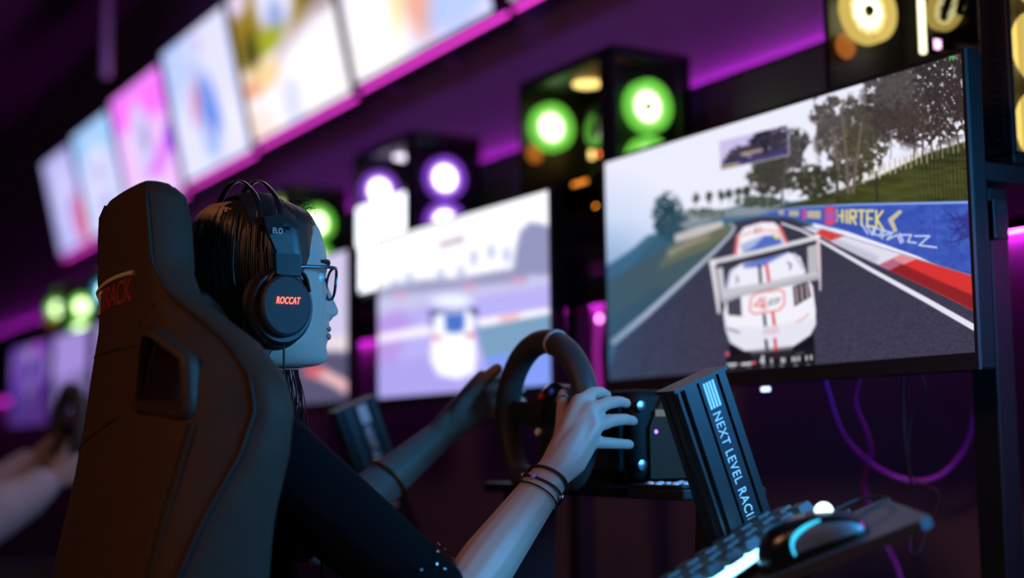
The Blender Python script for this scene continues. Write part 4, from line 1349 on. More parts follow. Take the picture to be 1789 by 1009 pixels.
def stand(dy, label):
    t = thing('slanted_stand', (1.4, BY + 0.04 + dy, 0), label, 'stand', 'slanted metal stands at the driving stations')
    top = at(1221, 666, 1, BY)
    bot = at(1308, 930, 1, BY)
    ax = (bot - top)
    ax /= np.linalg.norm(ax)
    sd = np.array([ax[2], 0, -ax[0]])            # to the left in the picture: -x
    if sd[0] > 0:
        sd = -sd
    L = (top[2] - 0.02) / -ax[2]
    hw = 0.0405
    D = np.array([0, dy, 0])
    def q(a, b, y):                               # a: across (-1 left .. 1 right), b: along
        return top + D - sd * a * hw + ax * b + np.array([0, y, 0])
    obj('beam', MB().prism([q(-1, 0, 0.003), q(1, 0, 0.003), q(1, L, 0.003), q(-1, L, 0.003)], (0, 0.030, 0)), M_STEEL, t, 0)
    for a0, a1 in ((-0.97, -0.88), (-0.68, -0.2), (-0.10, 0.60), (0.72, 1.0)):
        obj('profile_rib', MB().prism([q(a0, 0.0, -0.004), q(a1, 0.0, -0.004), q(a1, L, -0.004), q(a0, L, -0.004)], (0, 0.0068, 0)), M_ALU, t, 0)
    for y0_ in (0.006, 0.020):
        obj('side_rib', MB().prism([q(-1.06, 0.001, y0_), q(-0.98, 0.001, y0_), q(-0.98, L, y0_), q(-1.06, L, y0_)], (0, 0.009, 0)), M_ALU, t, 0)
    obj('end_cap', MB().prism([q(-1.1, -0.004, -0.006), q(1.1, -0.004, -0.006), q(1.1, 0, -0.006), q(-1.1, 0, -0.006)], (0, 0.040, 0)), M_ALU, t, 0)
    obj('foot', MB().box((top[0] + ax[0] * L - 0.09, BY + dy - 0.02, 0), (top[0] + ax[0] * L + 0.09, BY + dy + 0.1, 0.02), 0.003), M_STEEL, t, 0)
    bars = MB()
    for k in range(4):
        a = 0.02 + k * 0.12
        bars.prism([q(a, 0.004, -0.0046), q(a + 0.08, 0.004, -0.0046), q(a + 0.08, 0.038, -0.0046), q(a, 0.038, -0.0046)], (0, 0.0004, 0))
    obj('logo_bars', bars, M_WHITE, t, 0)
    text_obj('lettering', 'NEXT LEVEL RACING', M_WHITE, t, q(0.03, 0.044, -0.0045), ax, -sd * 1.0, 0.162, 0.0130, 0.0004, spacing=1.12)
    return t


stand(0, 'slanted black stand with white lettering below the sharp monitor')
stand(1.03, 'blurred slanted stand with white lettering left of the arms')

# ------------------------------------------------------------------ tray with keyboard and mouse
FW = np.array([math.sin(YAW), math.cos(YAW), 0])
RT = np.array([math.cos(YAW), -math.sin(YAW), 0])
GR, GF = 0.45, 0.05                                # the tray is tilted on its arm
tn = np.array([0, 0, 1.0]) - GR * RT - GF * FW
tn /= np.linalg.norm(tn)
T0 = RT * 0.313 + FW * 1.48 + np.array([0, 0, 0.75])


def tray_at(px, py, h=0.0):
    return onplane(px, py, T0 + np.array([0, 0, h]), tn)


tip, bl = tray_at(1622, 903), tray_at(1345, 1009)
tex = (tip - bl) / np.linalg.norm(tip - bl)
tey = np.cross(tn, tex)
tr = thing('side_tray', tuple(bl), 'dark tray at the lower right holding keyboard and mouse', 'tray')
c_ = [tip - tex * 0.50, tip - tex * 0.01, tip + tey * 0.010, tray_at(1560, 876), tray_at(1545, 870), tray_at(1480, 898), tray_at(1480, 898) + tey * 0.03, tip + tey * 0.14 - tex * 0.50]
obj('tray_board', MB().prism(c_, tuple(-tn * 0.012)), mat('tray_coating', (0.07, 0.065, 0.075), 0.5), tr, 0)
obj('support_arm', MB().tube([(1.215, 1.386, 0.70), (1.17, 1.33, 0.71), tuple(tray_at(1440, 960) + tey * 0.10 - tn * 0.014)], 0.012, 10), M_STEEL, tr, 0)
# keyboard
k0, k1 = tray_at(1268, 1012, 0.012), tray_at(1442, 893, 0.012)
kex = (k1 - k0) / np.linalg.norm(k1 - k0)
key_ = np.cross(tn, kex)
kb = thing('keyboard', tuple((k0 + k1) / 2 - tn * 0.012), 'black keyboard with bright cyan backlight between its keys, on the tray', 'keyboard')
kl = 0.372
ko = k1 - kex * kl


def kp(a, b, h):
    return ko + kex * a + key_ * b + tn * h


obj('keyboard_base', MB().prism([kp(-0.006, -0.008, -0.010), kp(kl + 0.008, -0.008, -0.010), kp(kl + 0.008, 0.108, -0.010), kp(-0.006, 0.108, -0.010)], tuple(tn * 0.010)), M_BLKG, kb, 0)
obj('backlight_plate', MB().prism([kp(0, -0.004, 0.0005), kp(kl, -0.004, 0.0005), kp(kl, 0.101, 0.0005), kp(0, 0.101, 0.0005)], tuple(tn * 0.0012)), emat('key_backlight', (0.22, 0.66, 1.0), 7.0), kb, 0)
pitch = 0.0335
for j in range(3):
    for i in range(11):
        a, b = 0.003 + i * pitch + 0.004 * (j % 2), 0.003 + j * pitch
        s_, t_ = 0.0250, 0.0195
        o_ = (s_ - t_) / 2
        lo = [kp(a, b, 0.008), kp(a + s_, b, 0.008), kp(a + s_, b + s_, 0.008), kp(a, b + s_, 0.008)]
        hi = [kp(a + o_, b + o_ + .001, 0.0205), kp(a + o_ + t_, b + o_ + .001, 0.0205), kp(a + o_ + t_, b + o_ + .001 + t_, 0.0205), kp(a + o_, b + o_ + .001 + t_, 0.0205)]
        obj('keycap', MB().add(lo + hi, [(3, 2, 1, 0), (4, 5, 6, 7), (0, 1, 5, 4), (1, 2, 6, 5), (2, 3, 7, 6), (3, 0, 4, 7)]), mat('keycap_plastic', (0.03, 0.032, 0.036), 0.5), kb, 0)

# mouse
mc = tray_at(1424, 962, 0.0)
ms = thing('mouse', tuple(mc), 'black gaming mouse with a cyan light arc on its side, front of the tray', 'mouse')
mex = tex * 0.995 + tey * 0.1
mex /= np.linalg.norm(mex)
mey = np.cross(tn, mex)


def mouse_pt(u_, w_, k=1.0):
    """u_ from -1 (tail) to 1 (nose), w_ angle over the back from the right foot to the left"""
    L_, = (0.063,)
    wd = 0.034 * (1 - abs(u_) ** 3.2) ** 0.5 * (1 - 0.14 * math.cos(2.2 * u_))
    ht = 0.040 * (1 - abs(u_) ** 2.6) ** 0.55 * (1 - 0.22 * u_) 
    c, s = math.cos(w_), math.sin(w_)
    return mc + mex * (u_ * L_) - mey * (wd * math.copysign(abs(c) ** 0.7, c) * k) + tn * (0.002 + ht * abs(s) ** 0.75 * k)


nu, nw = 40, 24
vs = [mouse_pt(u_ * 0.999, w_) for u_ in np.sin(np.linspace(-math.pi / 2, math.pi / 2, nu)) for w_ in np.linspace(0, math.pi, nw)]
fs = [(i * nw + k, i * nw + k + 1, (i + 1) * nw + k + 1, (i + 1) * nw + k) for i in range(nu - 1) for k in range(nw - 1)]
fs += [(i * nw, (i + 1) * nw, (i + 1) * nw + nw - 1, i * nw + nw - 1) for i in range(nu - 1)]
obj('shell', MB().add(vs, fs), M_BLKG, ms, 50)
# side panel and light arc on the near side (w small)
side = []
us = np.linspace(-0.25, 0.85, 20)
for u_ in us:
    for w_ in np.linspace(0.12, 0.75, 8):
        side.append(mouse_pt(u_, w_, 1.012))
obj('side_grip', MB().add(side, [(i * 8 + k, i * 8 + k + 1, i * 8 + k + 9, i * 8 + k + 8) for i in range(19) for k in range(7)]), mat('side_grip_plastic', (0.14, 0.15, 0.16), 0.5), ms, 60)
arc = [mouse_pt(u_, w_, 1.03) for u_, w_ in zip(-0.28 + 0.62 * np.linspace(0, 1, 20) ** 1.6, 0.10 + 0.80 * np.linspace(0, 1, 20) ** 0.6)]
obj('light_arc', MB().tube(arc, [0.0012 + 0.0012 * math.sin(math.pi * k / 19) for k in range(20)], 8), emat('cyan_arc', (0.03, 0.55, 0.85), 1.6), ms)
wp = mouse_pt(0.42, math.pi * 0.5)
obj('scroll_wheel', MB().lathe(wp - mey * 0.004 - tn * 0.001, tuple(mey), [(0, 0.008), (0.001, 0.0095), (0.007, 0.0095), (0.008, 0.008)], 20), emat('white_cyan_wheel', (0.7, 0.95, 1.0), 4.0), ms)
for s_ in (0.42, 0.58):
    vs = [mouse_pt(u_, math.pi * (s_ + dw), 1.02) for u_ in np.linspace(0.12, 0.93, 10) for dw in np.linspace(-0.07, 0.07, 5)]
    obj('button', MB().add(vs, [(i * 5 + k, i * 5 + k + 1, i * 5 + k + 6, i * 5 + k + 5) for i in range(9) for k in range(4)]), M_BLK, ms, 60)
tail = [mouse_pt(0.97, math.pi / 2)] + [tray_at(x, y, h) for x, y, h in ((1500, 905, 0.01), (1535, 880, 0.012), (1552, 872, 0.01), (1540, 868, 0.008), (1500, 872, 0.012), (1452, 893, 0.02))]
obj('cable', MB().tube(catmull(tail, 8), 0.0016, 8), M_CORD, ms)

# ------------------------------------------------------------------ cables below the monitor


def cable(name, pts, r, m, label):
    return tag(obj(name, MB().tube(catmull([at(x, y, 0, X_) for x, y, X_ in pts], 10), r, 8), m), label, 'cable')


M_CBL = mat('purple_cable', (0.42, 0.05, 0.55), 0.4)  # even purple base colour for the two thicker cables
M_CBLD = mat('dark_cable', (0.06, 0.06, 0.07), 0.5)
cable('cable', [(1436, 640, 1.62), (1448, 690, 1.66), (1475, 762, 1.75), (1525, 812, 1.86), (1582, 838, 1.92), (1630, 836, 1.95), (1664, 812, 1.98), (1690, 770, 2.0), (1705, 700, 2.0)], 0.0045, M_CBL, 'purple cable hanging in a wide loop under the sharp monitor')
cable('cable', [(1504, 645, 1.66), (1493, 700, 1.72), (1512, 750, 1.78), (1521, 790, 1.84), (1510, 850, 1.9), (1530, 910, 1.93), (1552, 960, 1.95), (1570, 1000, 1.95), (1590, 1090, 1.95)], 0.0042, M_CBL, 'purple cable snaking straight down behind the tray')
cable('cable', [(1578, 640, 1.62), (1577, 690, 1.66), (1581, 770, 1.70), (1588, 820, 1.72), (1596, 875, 1.74), (1592, 940, 1.76), (1598, 1060, 1.8)], 0.0022, M_CBLD, 'thin dark cable hanging straight down right of the two purple ones')
cable('cable', [(1606, 640, 1.62), (1616, 680, 1.66), (1596, 715, 1.68), (1588, 760, 1.7), (1592, 830, 1.72), (1640, 862, 1.74), (1622, 920, 1.72), (1604, 965, 1.7), (1590, 960, 1.7), (1594, 915, 1.72)], 0.0013, M_CBLD, 'hair thin dark wire curling below the tray edge')


# ------------------------------------------------------------------ people
def limb(mb, pts, rs):
    for i in range(len(pts) - 1):
        mb.capsule(pts[i], rs[i], pts[i + 1], rs[i + 1])


def head_mesh(mb, prof, yc, half):
    """prof rows: z, front x, back x, nose amount (m), half width; sections are stacked from chin to crown"""
    A = np.array(prof)
    zz = np.linspace(A[0, 0], A[-1, 0], 110)
    n = 96
    vs, fs = [], []
    for z in zz:
        xf, xb, no, hw, sg = [np.interp(z, A[:, 0], A[:, k]) for k in range(1, 6)]
        xc = xb + (xf - xb) * 0.48
        for k in range(n):
            w = 2 * math.pi * k / n
            c, s = math.cos(w), math.sin(w)
            e = 2.25
            r = (abs(c) ** e + abs(s) ** e) ** (-1 / e)
            x = xc + (xf - xc if c > 0 else xc - xb) * c * r
            y = hw * s * r
            if c > 0:
                x += no * math.exp(-(y / sg) ** 2)
                # eye sockets
                x -= 0.010 * math.exp(-((abs(y) - 0.032) / 0.015) ** 2 - ((z - EYE_Z) / 0.011) ** 2)
                # cheek bones
                x += 0.004 * math.exp(-((abs(y) - 0.045) / 0.014) ** 2 - ((z - EYE_Z + 0.032) / 0.016) ** 2)
            vs.append((x, yc + y, z))
    m = len(zz)
    fs = [(i * n + k, i * n + (k + 1) % n, (i + 1) * n + (k + 1) % n, (i + 1) * n + k) for i in range(m - 1) for k in range(n)]
    fs += [tuple(range(n))[::-1], tuple(range((m - 1) * n, m * n))]
    mb.add(vs, fs)


HY = 1.81
px = lambda x, y, Y=HY: at(x, y, 1, Y)
EYE_Z = px(570, 492)[2]
fx = lambda x, y: px(x, y)[0]
fz = lambda x, y: px(x, y)[2]
# face profile: z, base front x, back x, nose/lip/chin bump, half width, bump sigma
PROF = [
    (fz(530, 643), fx(524, 643), 0.640, 0.000, 0.030, 0.02),
    (fz(559, 638), fx(550, 638), 0.625, 0.006, 0.040, 0.02),
    (fz(570, 630), fx(558, 630), 0.615, 0.010, 0.046, 0.02),
    (fz(573, 622), fx(560, 622), 0.608, 0.010, 0.050, 0.02),
    (fz(570, 605), fx(559, 605), 0.600, 0.007, 0.056, 0.022),
    (fz(575, 590), fx(560, 590), 0.596, 0.012, 0.059, 0.018),
    (fz(573, 583), fx(560, 583), 0.594, 0.0095, 0.060, 0.018),
    (fz(577, 574), fx(561, 574), 0.592, 0.0125, 0.061, 0.018),
    (fz(574, 562), fx(562, 562), 0.590, 0.010, 0.063, 0.015),
    (fz(576, 556), fx(562, 556), 0.588, 0.012, 0.064, 0.012),
    (fz(588, 552), fx(562, 552), 0.587, 0.022, 0.0645, 0.012),
    (fz(594, 545), fx(562, 545), 0.586, 0.0265, 0.065, 0.0115),
    (fz(592, 538), fx(562, 538), 0.585, 0.0245, 0.066, 0.010),
    (fz(584, 522), fx(562, 522), 0.583, 0.0185, 0.068, 0.0085),
    (fz(576, 505), fx(562, 505), 0.581, 0.012, 0.069, 0.0075),
    (fz(569, 488), fx(561, 488), 0.580, 0.007, 0.070, 0.0075),
    (fz(568, 474), fx(562, 474), 0.580, 0.005, 0.071, 0.03),
    (fz(567, 462), fx(562, 462), 0.580, 0.004, 0.072, 0.03),
    (fz(561, 435), fx(559, 435), 0.581, 0.002, 0.073, 0.03),
    (fz(552, 408), fx(551, 408), 0.585, 0.0, 0.072, 0.03),
    (fz(538, 385), fx(538, 385), 0.592, 0.0, 0.066, 0.03),
    (fz(515, 369), fx(515, 369), 0.605, 0.0, 0.052, 0.03),
    (fz(490, 362), fx(490, 362), 0.630, 0.0, 0.034, 0.03),
]


def finger(mb, pts, r0=0.0085, r1=0.0066):
    n = len(pts)
    limb(mb, pts, [r0 + (r1 - r0) * i / (n - 1) for i in range(n)])


def V(*a):
    return np.array(a, float)


def person(label, D, top_m, hair_m, driver=True, voxel=0.003):
    """seated driver; D shifts the whole figure"""
    t = thing('person', tuple(V(0.66, HY, 0.44) + D), label, 'person')
    b = MB()
    head_mesh(b, PROF, HY, 0.07)
    # neck, trunk
    limb(b, [V(.618, HY, 1.05), V(.612, HY, .985), V(.592, HY, .91)], [.054, .053, .062])
    limb(b, [V(.662, HY, 1.02), V(.625, HY, .96)], [.032, .045])
    for s in (-1, 1):
        limb(b, [V(.598, HY, .945), V(.612, HY + s * .09, .90), V(.622, HY + s * .155, .865)], [.045, .045, .05])
    b.ellipsoid(V(.625, HY, .80), (.085, .15, .14))
    b.ellipsoid(V(.63, HY, .65), (.085, .135, .15))
    b.ellipsoid(V(.645, HY, .53), (.10, .16, .11))
    RS, LS = V(.63, 1.645, .862), V(.635, 1.975, .872)
    if driver:
        RE, RW = V(.845, 1.585, .672), px(962, 832, 1.632)
        LE, LW = V(.842, 2.02, .735), px(757, 770, 2.0)
    else:
        RE, RW = V(.80, 1.60, .690), V(1.03, 1.66, .815)
        LE, LW = V(.86, 2.02, .70), V(1.06, 1.97, .86)
    for S_, E_, W_ in ((RS, RE, RW), (LS, LE, LW)):
        limb(b, [S_, S_ * .5 + E_ * .5 + V(0, 0, .004), E_], [.050, .043, .036])
        limb(b, [E_, E_ * .65 + W_ * .35, W_], [.036, .0375, .0255])
    # legs
    for s in (-1, 1):
        limb(b, [V(.67, HY + s * .09, .50), V(1.08, HY + s * .12, .55), V(1.38, HY + s * .10, .22)], [.085, .058, .042])
        limb(b, [V(1.38, HY + s * .10, .19), V(1.48, HY + s * .10, .24), V(1.53, HY + s * .10, .29)], [.04, .036, .028])
    # right hand: back to the camera, fingers stretched past the rim
    if driver:
        w = RW
        mcp = [px(1012, 702, 1.652), px(1030, 718, 1.640), px(1036, 745, 1.634), px(1030, 772, 1.634)]
        tips = [px(1060, 690, 1.690), px(1094, 704, 1.672), px(1106, 735, 1.664), px(1099, 776, 1.652)]
        bend = [V(0, 0, .008), V(0, -.002, .006), V(0, -.002, .005), V(0, -.002, .0)]
        heel = [px(985, 770, 1.648), px(992, 790, 1.636), px(1000, 800, 1.632), px(1004, 808, 1.634)]
        for k in range(4):
            limb(b, [w * .8 + heel[k] * .2, heel[k], mcp[k]], [.021, .0165, .0125])
            m1_ = mcp[k] * .55 + tips[k] * .45 + bend[k]
            m2_ = mcp[k] * .22 + tips[k] * .78 + bend[k] * .8
            finger(b, [mcp[k], m1_, m2_, tips[k]], .0105 if k < 3 else .0092, .0074)
        limb(b, [heel[0], mcp[1], mcp[2], heel[2], heel[0]], [.015] * 5)
        limb(b, [w, heel[1] * .5 + mcp[1] * .5], [.023, .016])
        limb(b, [heel[0], px(985, 742, 1.672), px(984, 712, 1.700), px(984, 688, 1.716)], [.016, .0125, .0102, .008])
        # left hand round the rim
        w = LW
        mc_ = [V(1.104, 1.962, .982), V(1.110, 1.968, .960), V(1.106, 1.970, .938), V(1.098, 1.968, .918)]
        for k in range(4):
            z = mc_[k][2]
            limb(b, [w, w * .4 + mc_[k] * .6 + V(0, .004, 0), mc_[k]], [.022, .0155, .0125])
            finger(b, [mc_[k], V(1.141, 1.955, z + .004), V(1.152, 1.922, z + .004), V(1.136, 1.898, z + .002)], .0098, .0072)
        limb(b, [w * .7 + mc_[1] * .3, V(1.078, 1.962, .955), V(1.092, 1.934, .978), V(1.100, 1.908, .994)], [.017, .0135, .0105, .0085])
    else:
        for w, s in ((RW, 1), (LW, -1)):
            for k in range(4):
                z = .03 - .018 * k
                limb(b, [w, w + V(.07, .0, .03 + z)], [.022, .013])
                finger(b, [w + V(.07, 0, .03 + z), w + V(.105, s * .01, .03 + z), w + V(.11, s * .04, .03 + z), w + V(.09, s * .055, .03 + z)], .0098, .0075)
            limb(b, [w + V(.02, s * .01, .03), w + V(.045, s * .03, .06), w + V(.06, s * .045, .085)], [.016, .012, .009])
    for i in range(len(b.v)):
        b.v[i] = (b.v[i][0] + D[0], b.v[i][1] + D[1], b.v[i][2] + D[2])
    obj('body', remesh(b, voxel, 3, 'body'), M_SKIN, t, 0)
    # ---- clothes
    c = MB()
    for s in (-1, 1):
        limb(c, [V(.600, HY, .925), V(.612, HY + s * .09, .908), V(.625, HY + s * .155, .872)], [.052, .053, .058])
    c.ellipsoid(V(.625, HY, .80), (.100, .165, .150))
    c.ellipsoid(V(.63, HY, .65), (.10, .15, .16))
    c.ellipsoid(V(.65, HY, .53), (.115, .175, .09))
    sl = 1.0 if driver else 1.75
    for S_, E_, W_ in ((RS, RE, RW), (LS, LE, LW)):
        if driver:
            limb(c, [S_, S_ * .5 + E_ * .5, S_ * .12 + E_ * .88], [.060, .054, .047])
        else:
            limb(c, [S_, S_ * .5 + E_ * .5 + V(0, 0, -.01), E_], [.075, .074, .072])
            f_ = [E_, E_ * .75 + W_ * .25 + V(0, 0, -.008), E_ * .5 + W_ * .5, E_ * .25 + W_ * .75 + V(0, 0, -.006), E_ * .06 + W_ * .94]
            limb(c, f_, [.072, .064, .068, .056, .046])
    for i in range(len(c.v)):
        c.v[i] = tuple(V(*c.v[i]) + D)
    # open neckline: cut above the collar
    obj('top', remesh(c, 0.006, 5, 'top'), top_m, t, 0)
    g = MB()
    for s in (-1, 1):
        limb(g, [V(.66, HY + s * .09, .50), V(1.08, HY + s * .12, .55), V(1.36, HY + s * .10, .25)], [.098, .072, .056])
    g.ellipsoid(V(.645, HY, .52), (.118, .178, .105))
    for i in range(len(g.v)):
        g.v[i] = tuple(V(*g.v[i]) + D)
    obj('trousers', remesh(g, 0.008, 5, 'trousers'), M_TROU, t, 0)
    sh = MB()
    for s in (-1, 1):
        limb(sh, [V(1.37, HY + s * .10, .17), V(1.48, HY + s * .10, .225), V(1.55, HY + s * .10, .285)], [.052, .046, .038])
    for i in range(len(sh.v)):
        sh.v[i] = tuple(V(*sh.v[i]) + D)
    obj('shoes', remesh(sh, 0.006, 3, 'shoes'), M_BLK, t, 0)
    # ---- eyes, brows
    for s in (-1, 1):
        e = obj('eye', MB().ellipsoid(V(fx(562, 492) - .022, HY + s * .032, EYE_Z) + D, (.012, .0125, .0118)), mat('eye_white', (0.75, 0.74, 0.72), 0.2), t)
        ir_ = obj('iris', MB().lathe(V(fx(562, 492) - .0112, HY + s * .032, EYE_Z) + D, (1, 0, 0), [(0, .0058), (.0008, .005)], 16), mat('iris_brown', (0.06, 0.03, 0.015), 0.2), None)
        ir_.parent = e
        bz = fz(567, 468)
        br = [V(fx(562, 468) + .001 - .45 * (q ** 2) * .05, HY + s * (.014 + q * .038), bz + .004 * math.sin(q * 2.6)) + D for q in np.linspace(0, 1, 10)]
        obj('eyebrow', MB().tube(br, [.0016 + .0018 * math.sin(math.pi * (k + .5) / 10) for k in range(10)], 8), hair_m, t)
    for zz_, th in ((fz(575, 575), .0042), (fz(575, 588), .0052)):
        lp = [V(fx(561, 580) + (.0125 if th < .005 else .0118) - .9 * q * q * .012 - .002, HY + q * .021, zz_ - .001 * q * q) + D for q in np.linspace(-1, 1, 11)]
        obj('lip', MB().tube(lp, [th * (1 - .75 * q * q) for q in np.linspace(-1, 1, 11)], 8, flat=.7), mat('lip_skin', (.42, .19, .17), .4), t)
    # ---- hair: shell over crown and back of head, falling behind the shoulders
    HR = [(fz(335, 395), 0.540, .030), ]
    rows = [  # z, front x at midline, back x, half width, opening half angle measured from the face (deg)
        (1.209, fx(478, 350), fx(425, 347), .022, 0), (1.205, fx(500, 354), fx(395, 358), .046, 0), (1.198, fx(520, 364), fx(372, 374), .060, 0),
        (1.190, fx(535, 374), fx(356, 390), .070, 4), (1.175, fx(544, 390), fx(345, 408), .076, 18), (1.155, fx(546, 410), fx(338, 430), .079, 32),
        (1.130, fx(548, 440), fx(333, 455), .081, 38), (1.105, fx(548, 470), fx(333, 480), .081, 50), (1.080, fx(548, 500), fx(338, 510), .080, 66),
        (1.050, fx(545, 535), fx(352, 540), .078, 82), (1.020, fx(540, 575), fx(372, 575), .075, 108), (.990, fx(500, 620), fx(392, 610), .072, 124),
        (.950, .65, .545, .074, 128), (.905, .65, .536, .076, 130), (.86, .645, .532, .074, 130), (.81, .64, .532, .07, 130)]
    R_ = np.array(rows)
    zz = np.concatenate([[1.2105], np.linspace(1.209, .81, 70)])
    n = 110
    vo, vi = [], []
    for i, z in enumerate(zz):
        q = [np.interp(-z, -R_[:, 0], R_[:, k]) for k in range(1, 5)]
        xf, xb, hw, op = q
        op = math.radians(op)
        if z > 1.2095:
            xf, xb, hw = (xf * .4 + xb * .6), (xf * .6 + xb * .4), .006
        xc = xb + (xf - xb) * .5
        for k in range(n):
            w = op + (2 * math.pi - 2 * op) * k / (n - 1)
            cc, ss = math.cos(w), math.sin(w)
            e = 2.2
            r = (abs(cc) ** e + abs(ss) ** e) ** (-1 / e)
            gr = 1 + 0.005 * math.sin(w * 31 + 3 * math.sin(z * 22)) + 0.004 * math.sin(w * 67 + z * 30)
            edge = min(1, 0.85 + 0.15 * min(k, n - 1 - k) / 6) if op > 0 else 1
            vo.append(V(xc + (xf - xc) * cc * r * gr * edge, HY + hw * ss * r * gr * edge, z) + D)
            vi.append(V(xc + (xf - xc) * cc * r * .84, HY + hw * ss * r * .84, z) + D)
    m = len(zz)
    fs = [(i * n + k, i * n + k + 1, (i + 1) * n + k + 1, (i + 1) * n + k) for i in range(m - 1) for k in range(n - 1)]
    N = m * n
    fs += [(a + N, d + N, c2 + N, b2 + N) for a, b2, c2, d in fs]
    for i in range(m - 1):
        for k in (0, n - 1):
            fs.append((i * n + k, (i + 1) * n + k, (i + 1) * n + k + N, i * n + k + N))
    for k in range(n - 1):
        fs.append((k, k + N, k + 1 + N, k + 1))
        fs.append(((m - 1) * n + k, (m - 1) * n + k + 1, (m - 1) * n + k + 1 + N, (m - 1) * n + k + N))
    ho = obj('hair', MB().add(vo + vi, fs), hair_m, t, 60)
    if driver:
        st = MB()
        rr = random.Random(3)
        for k in range(260):
            w = math.radians(rr.uniform(95, 180)) * (1 if rr.random() < .3 else -1)
            pts = []
            off = rr.uniform(1.005, 1.035)
            z0, z1 = rr.uniform(1.12, 1.198), rr.uniform(.97, 1.08)
            for z in np.linspace(z0, z1, 9):
                xf, xb, hw, op = [np.interp(-z, -R_[:, 0], R_[:, q]) for q in range(1, 5)]
                xc = xb + (xf - xb) * .5
                cc, ss = math.cos(w), math.sin(w)
                r = (abs(cc) ** 2.2 + abs(ss) ** 2.2) ** (-1 / 2.2)
                pts.append(V(xc + (xf - xc) * cc * r * off, HY + hw * ss * r * off, z))
                w += rr.uniform(-.01, .01)
            st.tube(pts, 0.0007, 4)
        # loose wisps at brow, nape and shoulder
        for k in range(22):
            a = px(rr.uniform(505, 535), rr.uniform(352, 372), HY - .03)
            b_ = a + V(rr.uniform(.0, .018), rr.uniform(-.01, .01), rr.uniform(.0, .012))
            c2 = b_ + V(rr.uniform(-.004, .012), rr.uniform(-.01, .01), rr.uniform(-.014, .004))
            st.tube(catmull([a, b_, c2], 5), 0.0003, 4)
        for k in range(34):
            x0 = rr.uniform(482, 520)
            a = px(x0, 645, HY - .045)
            b_ = px(x0 + rr.uniform(2, 14), 690, HY - .05)
            c2 = px(x0 + rr.uniform(-6, 22), rr.uniform(715, 760), HY - .06)
            st.tube(catmull([a, b_, c2], 6), rr.uniform(.0004, .001), 4)
        s_ = obj('hair_strands', st, hair_m, None, 60, stuff=True)
        s_.parent = ho
        sq = MB()
        for k in range(24):
            f_ = rr.uniform(.72, .86)
            c0 = RS * (1 - f_) + RE * f_
            ax_ = (RE - RS) / np.linalg.norm(RE - RS)
            a1 = np.cross(ax_, V(0, 0, 1))
            a1 /= np.linalg.norm(a1)
            a2 = np.cross(ax_, a1)
            w = rr.uniform(0, 6.28)
            d_ = a1 * math.cos(w) + a2 * math.sin(w)
            sq.lathe(c0 + d_ * (.0605 - .013 * (f_ - .3)), tuple(d_), [(0, .0022), (.0006, .0018)], 6)
        obj('sequins', sq, M_SILV, t, 0, stuff=True)
    return t


person('woman in black top and headset gripping the steering wheel, seen in profile', V(0, 0, 0), M_TOP, M_HAIR)
person('person in pale baggy sleeves steering at a station behind the seat, far left', V(-.235, 1.93, -.02), M_CREAM, mat('black_hair', (.015, .012, .012), .5), False, 0.006)

# ------------------------------------------------------------------ headset
hs = thing('headset', (0.66, HY, 1.08), 'black headset with suspension band and red lit emblem, worn by the woman', 'headset')
M_PAD = mat('ear_pad_leather', (0.022, 0.021, 0.021), 0.5, bump=0.2, scale=120)
for s in (-1, 1):
    cc = at(500, 533, 1, 1.693) if s < 0 else at(500, 533, 1, 1.693) * V(1, -1, 1) + V(0, 2 * HY, 0)
    ax_ = V(0, s, 0)
    cu_ = obj('ear_cup', MB().lathe(cc - ax_ * .032, tuple(ax_), [(0, .047), (.006, .050), (.016, .050), (.022, .046)], 40, 1.0, .86), M_BLK, hs, 35)
    cap = obj('outer_disc', MB().lathe(cc - ax_ * .009, tuple(ax_), [(0, .039), (.006, .0405), (.010, .0395), (.0125, .036), (.0125, .001)], 40, 1.0, .84), mat('matt_cup_plastic', (.02, .021, .023), .6), None, 35)
    pad = obj('ear_pad', MB().lathe(cc - ax_ * .054, tuple(ax_), [(0, .036), (.0, .046), (.006, .054), (.014, .055), (.021, .050)], 40, 1.0, .86), M_PAD, None, 60)
    for o_ in (cap, pad):
        o_.parent = cu_
    # yoke, slider and plate, following the picture on the near side
    def hp(x, y, Y):
        p = at(x, y, 1, Y)
        return p if s < 0 else np.array([p[0], 2 * HY - p[1], p[2]])
    obj('yoke', MB().tube(catmull([hp(468, 520, 1.707), hp(470, 488, 1.705), hp(486, 470, 1.702), hp(510, 468, 1.702), hp(532, 482, 1.702), hp(540, 510, 1.703)], 8), .006, 10, flat=.5, upv=(0, 1, 0)), M_BLK, hs)
    for nm, q, y_, th, m_ in (('slider_sleeve', [(482, 441), (524, 444), (527, 482), (484, 478)], 1.692, .012, M_ALU),
                              ('slider', [(471, 410), (498, 405), (516, 444), (486, 444)], 1.702, .008, M_BLK),
                              ('name_plate', [(461, 378), (492, 372), (500, 409), (470, 412)], 1.706, .008, M_ALU)):
        dy_ = [0.0, 0.0, 0.0, 0.0] if nm != 'name_plate' else [.006, .006, 0, 0]
        obj(nm, MB().prism([hp(x, y, y_ + e_) for (x, y), e_ in zip(q, dy_)], (0, -s * th, 0)), m_, hs, 0)
